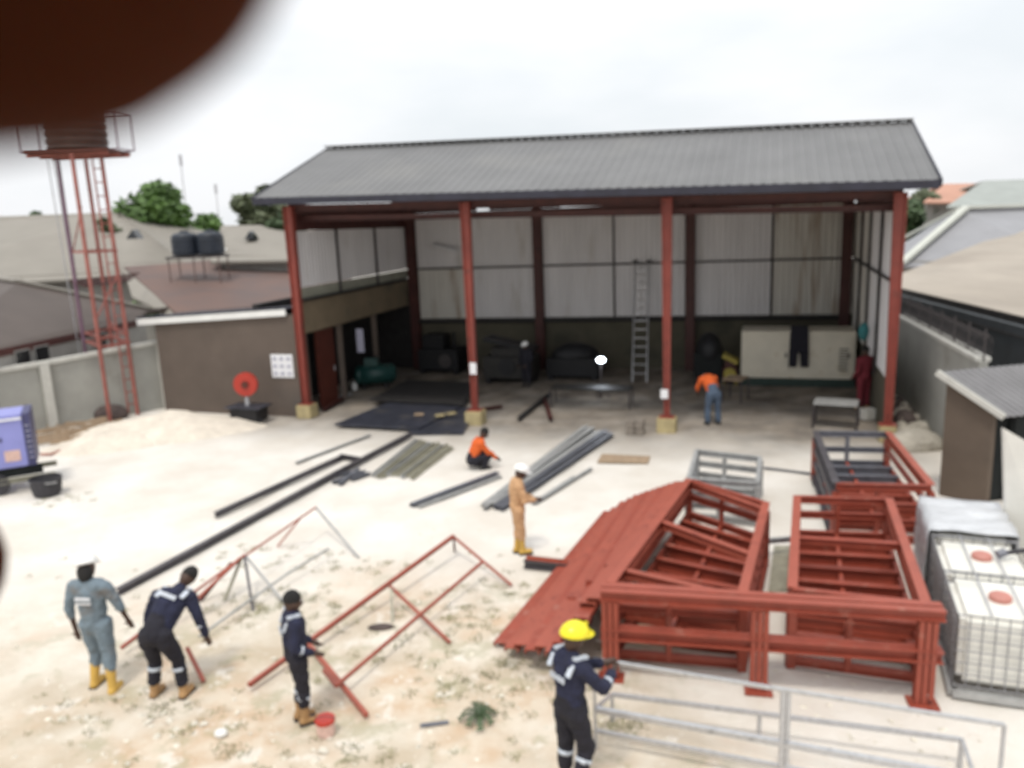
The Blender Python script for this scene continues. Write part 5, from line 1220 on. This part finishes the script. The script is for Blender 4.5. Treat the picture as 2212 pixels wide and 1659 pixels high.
# ------------------------------------------------------------------ people
def bake(o, mods):
    dg_ = bpy.context.evaluated_depsgraph_get(); me = bpy.data.meshes.new_from_object(o.evaluated_get(dg_)); o.modifiers.clear(); old = o.data; o.data = me; me.name = o.name; bpy.data.meshes.remove(old)
def caps(mb, p, q_, r0, r1, n=12):
    p, q_ = Vector(p), Vector(q_); mb.tube(p, q_, r0, r1, n); mb.sph(p, r0, n=n, m=8); mb.sph(q_, r1, n=n, m=8)
def organic(mb, name, m_, parent, vox, sm=6, base=None):
    o = mb.build(name, m_, parent, base=base)
    r = o.modifiers.new('r', 'REMESH'); r.mode = 'VOXEL'; r.voxel_size = vox; r.use_smooth_shade = True
    s = o.modifiers.new('s', 'SMOOTH'); s.iterations = sm; s.factor = .5
    if name in ('coverall_top', 'shirt', 'trousers'):
        if 'folds' not in bpy.data.textures:
            tx_ = bpy.data.textures.new('folds', 'CLOUDS'); tx_.noise_scale = .11; tx_.noise_depth = 3
        d_ = o.modifiers.new('d', 'DISPLACE'); d_.texture = bpy.data.textures['folds']; d_.strength = .05; d_.mid_level = .42; d_.texture_coords = 'GLOBAL'
    bpy.context.view_layer.update(); bake(o, None)
    me = o.data
    if not len(me.materials): me.materials.append(M[m_])
    me.polygons.foreach_set('use_smooth', [True] * len(me.polygons))
    return o
STAND = dict(pel=(0, 0, .53), spi=(0, 0, .63), che=(0, .0, .745), nek=(0, .0, .84), hed=(0, .012, .925),
    shL=(-.105, 0, .80), elL=(-.14, -.015, .63), haL=(-.14, .03, .475), shR=(.105, 0, .80), elR=(.14, -.015, .63), haR=(.14, .03, .475),
    hpL=(-.052, 0, .515), knL=(-.06, .01, .28), anL=(-.06, -.01, .05), hpR=(.052, 0, .515), knR=(.06, .01, .28), anR=(.06, -.01, .05))
def person(x, y, ytop, label, yaw, top, bottom, boots, pose=None, helmet=None, hair=True, sleeve=1.0, bootlen=.62, hscale=None, stripes=True, back_mark=None, hvis=True, lean=0, foot_dirs=(0, 0)):
    base = g(x, y); J = dict(STAND); J.update(pose or {})
    topz = J['hed'][2] + .075 + (.015 if helmet else 0)
    h = rise(base, ytop) / topz if hscale is None else hscale
    h = max(1.55, min(1.95, h))
    R = Matrix.Rotation(yaw, 3, 'Z')      # local +y = facing; yaw rotates it
    t = thing('person', base, label, 'person', 'people in the yard')
    W = lambda v: base + R @ (Vector(v) * h)
    j = {k: W(v) for k, v in J.items()}
    def L2(a, b, f): return j[a].lerp(j[b], f)
    hd = j['hed']; up_ = (j['hed'] - j['nek']).normalized(); fw = R @ Vector((0, 1, 0)); fw = (fw - up_ * fw.dot(up_)).normalized(); rt = fw.cross(up_)
    HR = Matrix((rt, fw, up_)).transposed()
    H_ = lambda a, b, c: hd + HR @ (Vector((a, b, c)) * h)
    # body: one continuous surface with head, arms, hands, legs
    mb = MB()
    mb.sph(hd, .062 * h, (.82, 1.0, 1.18), 16, 12, HR); mb.sph(H_(0, .018, -.032), .042 * h, (.85, .9, .9), 12, 8, HR)
    caps(mb, H_(0, .060, .004), H_(0, .070, -.014), .006 * h, .0095 * h, 8)                      # nose
    caps(mb, H_(-.012, .060, -.034), H_(.012, .060, -.034), .006 * h, .006 * h, 6)              # mouth
    for s_ in (-1, 1): mb.sph(H_(s_ * .052, -.004, -.004), .016 * h, (.4, .8, 1.1), 8, 6, HR)     # ears
    caps(mb, H_(0, -.005, -.03), j['nek'], .03 * h, .034 * h)
    caps(mb, j['nek'], j['che'], .04 * h, .07 * h); caps(mb, j['che'], j['pel'], .07 * h, .075 * h)
    for s_ in 'LR':
        caps(mb, j['sh' + s_], j['el' + s_], .032 * h, .024 * h); caps(mb, j['el' + s_], j['ha' + s_], .023 * h, .016 * h)
        caps(mb, j['hp' + s_], j['kn' + s_], .05 * h, .03 * h); caps(mb, j['kn' + s_], j['an' + s_], .03 * h, .02 * h)
        caps(mb, j['an' + s_], j['an' + s_] + fw * .07 * h, .02 * h, .018 * h)
        w_ = j['ha' + s_]; fd = (j['ha' + s_] - j['el' + s_]).normalized(); ac = fd.cross(fw)
        if ac.length < .2: ac = fd.cross(rt)
        ac.normalize(); pn = ac.cross(fd)
        caps(mb, w_, w_ + fd * .045 * h, .016 * h, .021 * h)
        for i, ln in enumerate((.040, .046, .043, .034)):
            o0 = w_ + fd * .05 * h + ac * (i - 1.5) * .0105 * h; o1 = o0 + fd * ln * .55 * h; o2 = o1 + (fd * .75 + pn * .5) * ln * .5 * h
            caps(mb, o0, o1, .0062 * h, .0055 * h, 6); caps(mb, o1, o2, .0055 * h, .0045 * h, 6)
        o0 = w_ + fd * .022 * h - ac * .018 * h; caps(mb, o0, o0 + (fd * .6 - ac * .8) * .035 * h, .0075 * h, .0055 * h, 6)
    body = organic(mb, 'body', 'skin', t, .0105 * h / 1.75, 3)
    # clothing layers
    mb = MB()
    caps(mb, j['spi'], j['che'], .078 * h, .086 * h, 14); caps(mb, j['pel'], j['spi'], .082 * h, .078 * h, 14); caps(mb, L2('shL', 'shR', .1), L2('shL', 'shR', .9), .044 * h, .044 * h)
    caps(mb, j['che'], j['nek'], .07 * h, .042 * h)
    for a in (.28, .72): caps(mb, L2('shL', 'shR', a), L2('hpL', 'hpR', a * .9 + .05), .064 * h, .06 * h)
    for s_ in 'LR':
        caps(mb, j['sh' + s_], j['el' + s_], .044 * h, .034 * h)
        e_ = L2('el' + s_, 'ha' + s_, sleeve * .9); caps(mb, j['el' + s_], e_, .033 * h, .027 * h)
    shirt = organic(mb, 'coverall_top' if top == bottom else 'shirt', top, t, .014, 5)
    mb = MB()
    caps(mb, j['spi'], j['pel'], .078 * h, .084 * h, 14); caps(mb, L2('hpL', 'hpR', 0), L2('hpL', 'hpR', 1), .066 * h, .066 * h)
    for s_ in 'LR':
        caps(mb, j['hp' + s_], j['kn' + s_], .066 * h, .046 * h); caps(mb, j['kn' + s_], L2('kn' + s_, 'an' + s_, max(.08, 1 - bootlen) + .12), .045 * h, .042 * h)
    organic(mb, 'trousers', bottom, t, .014, 5)
    for s_, fdg in zip('LR', foot_dirs):
        fd = (R @ Vector((sin(fdg), cos(fdg), 0)))
        mb = MB(); an = j['an' + s_]; caps(mb, L2('kn' + s_, 'an' + s_, 1 - bootlen), an, .038 * h, .031 * h); heel = Vector((an.x, an.y, max(an.z - .02 * h, .03 * h + base.z)))
        caps(mb, heel - fd * .015 * h, heel + fd * .09 * h, .03 * h, .024 * h); bo = organic(mb, 'boot', boots, t, .013, 3)
        mb = MB(); c_ = heel + fd * .035 * h; mb.box(Vector((c_.x, c_.y, heel.z - .026 * h)), (.06 * h, .155 * h, .02 * h), atan2(fd.y, fd.x) - pi / 2); mb.build('sole', 'sole', bo, bevel=.006)
    # face details
    for s_ in (-1, 1):
        mb = MB(); mb.sph(H_(s_ * .021, .054, .006), .0085 * h, (1, .6, .7), 8, 6, HR); mb.build('eye', 'paper', body, smooth=True)
    if hair and not helmet:
        mb = MB(); mb.sph(H_(0, -.008, .012), .0655 * h, (.84, 1.0, 1.12), 16, 12, HR, zmin=-.1); mb.build('hair', 'hair', t, smooth=True)
    if hair == 'long':
        mb = MB(); mb.sph(H_(0, -.025, -.03), .06 * h, (.95, .75, 1.2), 14, 10, HR); mb.build('neck_cover', 'hair', t, smooth=True)
    if helmet:
        hm = H_(0, 0, .03); mb = MB()
        mb.sph(hm, .082 * h, (.92, 1.12, .9), 20, 14, HR, zmin=-.05); mb.sph(H_(0, .03, .028), .088 * h, (.85, 1.15, .10), 20, 6, HR); caps(mb, H_(0, -.07, .075), H_(0, .075, .078), .012 * h, .012 * h, 8)
        mb.build('helmet', helmet, t, smooth=True)
    if stripes:
        for s_ in 'LR':
            e = L2('el' + s_, 'ha' + s_, .30); e2 = L2('el' + s_, 'ha' + s_, .44)
            mb = MB(); mb.tube(e, e2, .0345 * h, .0335 * h, 14); mb.build('reflective_band', 'reflect', shirt, smooth=True)
            k1 = L2('kn' + s_, 'an' + s_, .22); k2 = L2('kn' + s_, 'an' + s_, .32); mb = MB(); mb.tube(k1, k2, .0475 * h, .047 * h, 14); mb.build('reflective_band', 'reflect', shirt, smooth=True)
            a = j['sh' + s_] + (j['nek'] - j['sh' + s_]) * .25
            spd = (j['che'] - j['nek']).normalized(); bk = -( (R @ Vector((0, 1, 0))) - spd * (R @ Vector((0, 1, 0))).dot(spd)).normalized()
            mb = MB(); mb.bar(a + bk * .05 * h - spd * .01 * h, a + bk * .078 * h + spd * .055 * h, .03 * h, .012 * h, bk); mb.bar(a - spd * .038 * h + bk * .048 * h, a - spd * .042 * h - bk * .045 * h, .03 * h, .014 * h, spd); mb.build('shoulder_tape', 'reflect', shirt)
    if back_mark:
        spd = (j['spi'] - j['nek']).normalized(); f0 = R @ Vector((0, 1, 0)); bk = -(f0 - spd * f0.dot(spd)).normalized(); rr__ = bk.cross(spd).normalized()
        c_ = j['che'] + bk * .0905 * h + spd * .015 * h; mb = MB()
        if back_mark == 'patch':
            mb.bar(c_ - rr__ * .055 * h, c_ + rr__ * .055 * h, .05 * h, .014, spd.cross(rr__)); 
            mb.build('back_patch', 'paper', shirt)
            mb = MB()
            for k in range(6): mb.bar(c_ + bk * .01 - rr__ * (.046 - k * .018) * h, c_ + bk * .01 - rr__ * (.036 - k * .018) * h, .022 * h, .01, spd.cross(rr__))
            mb.build('patch_marks', 'greyblue', shirt)
        else:
            for k in range(7): mb.bar(c_ - rr__ * (.056 - k * .017) * h, c_ - rr__ * (.044 - k * .017) * h, (.026 if k % 2 else .032) * h, .016, spd.cross(rr__))
            mb.build('back_lettering', 'reflect', shirt)
    return t, j, h
def P_(**k): return k
# 1 man in grey, walking away
person(228, 1488, 1205, 'man in grey blue coverall, pale helmet and yellow boots walking away', -.12, 'greyblue', 'greyblue', 'yboot',
    P_(hed=(-.02, .03, .925), shL=(-.12, 0, .80), shR=(.12, 0, .80), elL=(-.165, -.02, .64), haL=(-.155, .0, .46), elR=(.18, .02, .665), haR=(.215, .05, .53), knL=(-.06, .04, .28), anL=(-.075, .0, .06), knR=(.075, -.01, .28), anR=(.10, -.06, .05)), helmet='whelmet', hair='long', sleeve=.35, bootlen=.75, stripes=False, back_mark='patch')
# 2 bending man in navy
person(372, 1500, 1262, 'man in navy coverall bending forward with both arms hanging down', -.2, 'navy', 'navyleg', 'tboot',
    P_(pel=(0, -.09, .52), spi=(0, .0, .60), che=(.02, .11, .68), nek=(.045, .18, .73), hed=(.075, .245, .785), shL=(-.11, .13, .69), shR=(.15, .13, .69), elL=(-.18, .11, .55), haL=(-.20, .10, .41), elR=(.205, .12, .54), haR=(.225, .15, .39),
       hpL=(-.06, -.09, .50), hpR=(.06, -.09, .50), knL=(-.085, -.02, .28), knR=(.085, .0, .28), anL=(-.10, -.05, .05), anR=(.11, -.02, .05)), bootlen=.45, back_mark='letters', hscale=1.86)
# 3 man standing, side on
person(655, 1558, 1278, 'bareheaded slim man in navy coverall standing side on by the red pail', -1.15, 'navy', 'navyleg', 'tboot',
    P_(elR=(.13, -.03, .64), haR=(.10, .10, .56), elL=(-.12, .0, .63), haL=(-.07, .12, .56), anL=(-.04, -.015, .05), anR=(.04, .01, .05), knL=(-.045, .02, .28), knR=(.05, .02, .28)), bootlen=.62, back_mark='letters')
# 4 man in yellow helmet
person(1238, 1705, 1352, 'man in navy coverall and bright yellow helmet holding the silver frame', -.95, 'navy', 'navyleg', 'tboot',
    P_(hed=(.0, .035, .92), nek=(0, .02, .84), elR=(.15, .11, .66), haR=(.06, .26, .66), elL=(-.13, .12, .66), haL=(-.04, .27, .67), knR=(.07, .05, .285), anR=(.09, -.06, .06)), helmet='yhelmet', bootlen=.5, back_mark='letters')
# 5 man in tan
person(1122, 1195, 1005, 'man in tan coverall and white helmet standing on the open sand', -1.35, 'tan', 'tan', 'yboot',
    P_(hed=(.0, .05, .915), nek=(0, .02, .84), elR=(.13, .05, .64), haR=(.07, .18, .62), elL=(-.12, .05, .64), haL=(-.05, .19, .60), anL=(-.035, -.02, .05), anR=(.035, .03, .05), knL=(-.04, .01, .28), knR=(.04, .02, .28)), helmet='whelmet', bootlen=.75, stripes=False)
# 6 crouching
person(1030, 1012, 942, 'man in orange shirt crouching over the grey channel', -1.3, 'orange', 'navyleg', 'sole',
    P_(pel=(0, -.06, .13), spi=(0, -.03, .23), che=(0, .03, .34), nek=(0, .08, .42), hed=(0, .13, .495), shL=(-.11, .06, .38), shR=(.11, .06, .38), elL=(-.13, .14, .25), haL=(-.08, .26, .15), elR=(.13, .14, .25), haR=(.07, .27, .14),
       hpL=(-.06, -.06, .13), hpR=(.06, -.06, .13), knL=(-.10, .16, .22), knR=(.11, .16, .20), anL=(-.09, .06, .05), anR=(.09, .07, .05)), bootlen=.3, stripes=False, hscale=1.75)
# 7 jeans
person(1538, 918, 790, 'man in bright orange shirt and blue jeans bending away inside the shed', .12, 'orange', 'jeans', 'sole',
    P_(pel=(0, -.05, .52), spi=(0, .03, .62), che=(-.01, .14, .70), nek=(-.01, .23, .715), hed=(-.02, .315, .69), shL=(-.12, .17, .71), shR=(.10, .17, .71), elL=(-.16, .22, .56), haL=(-.12, .30, .46), elR=(.15, .23, .56), haR=(.10, .32, .47),
       hpL=(-.055, -.05, .50), hpR=(.055, -.05, .50), knL=(-.08, -.02, .28), knR=(.08, -.02, .28), anL=(-.09, -.04, .05), anR=(.09, -.04, .05)), bootlen=.3, stripes=False, sleeve=.4, hscale=1.8)
# 8 maroon
tt8, j8, h8 = person(1864, 888, 748, 'man in maroon coverall standing beside the right shed column', .3, 'maroon', 'maroon', 'tboot',
    P_(haL=(-.12, .10, .52), haR=(.16, .08, .55)), stripes=False, bootlen=.4)
P = j8['haR'] + Vector((.05, -.05, .1)); t = thing('black_bag', P - Vector((0, 0, .25)), 'round black bag at the side of the man in maroon', 'bag')
mb = MB(); mb.sph(P, .28, (.9, .6, 1.25), 14, 10); mb.build('bag_body', 'rubber', t, smooth=True)
mb = MB(); mb.path([P + Vector((.12 * cos(a * pi / 8), 0, .3 + .12 * sin(a * pi / 8))) for a in range(9)], .012); mb.build('strap', 'rubber', t)
# 9 man behind engine
person(1138, 836, 738, 'man in dark clothes and white helmet behind the grimy engine', 2.6, 'navyleg', 'navyleg', 'sole', P_(haL=(-.08, .16, .52), haR=(.09, .16, .52)), helmet='whelmet', stripes=False)

# ------------------------------------------------------------------ the photographer's hand intruding at the left
def cp(x, y, d): return C0 + (FW + RT * ((x - 1106) / FPX) - UP * ((y - 829.5) / FPX)) * d
mb = MB()
d1 = .022; c1_ = cp(-185, -560, d1); r1_ = 884 / FPX * d1
dirn = (RT * -1 + UP * .35 - FW * .25).normalized()
k1_ = c1_ + dirn * .022; k2_ = k1_ + (RT * -1 + UP * -.1 - FW * .6).normalized() * .028
caps(mb, c1_, k1_, r1_, r1_ * 1.02, 24); caps(mb, k1_, k2_, r1_ * 1.02, r1_ * 1.08, 24)
d2 = .085; c2_ = cp(-182, 1232, d2); r2_ = .0085
k3_ = c2_ + (RT * -1 - FW * .3).normalized() * .02; k4_ = k2_ - UP * .024 + RT * .002
caps(mb, c2_, k3_, r2_, r2_ * 1.05, 24); caps(mb, k3_, k4_, r2_ * 1.05, r2_ * 1.1, 24)
k5_ = k4_ - UP * .020
c3_ = c2_ - UP * .021 - RT * .004; caps(mb, c3_, k5_, .0076, .0085, 20); c4_ = c3_ - UP * .018 - RT * .004; k6_ = k5_ - UP * .018; caps(mb, c4_, k6_, .0068, .0078, 20)
pal = k4_ + (RT * -1 - FW * 1.2).normalized() * .05 - UP * .006
for kk_ in (k2_, k4_, k5_, k6_): caps(mb, kk_, pal + (kk_ - k4_) * .75, .010, .014, 20)
caps(mb, pal, pal + (RT * -1 - FW * 1.0).normalized() * .06 - UP * .02, .030, .028, 20)
hb = C0 - UP * 6
mat('backlit shaded skin', (.032, .007, .002), .75, .15, 120, .1); M['handskin'] = MATS['backlit shaded skin']  # base colour below real skin, holding the shade of hand and phone
_p = [n_ for n_ in M['handskin'].node_tree.nodes if n_.type == 'BSDF_PRINCIPLED'][0]; _p.inputs['Specular IOR Level'].default_value = .04; _p.inputs['Subsurface Weight'].default_value = 1.0; _p.inputs['Subsurface Radius'].default_value = (1, .18, .05); _p.inputs['Subsurface Scale'].default_value = .006
o = organic(mb, 'hand', 'handskin', None, .0011, 6, base=c1_)
tag(o, 'blurred dark brown fingers covering the top left corner and left edge', 'hand')
# nail on the index finger
print('tris', sum(len(m.polygons) for m in bpy.data.meshes))
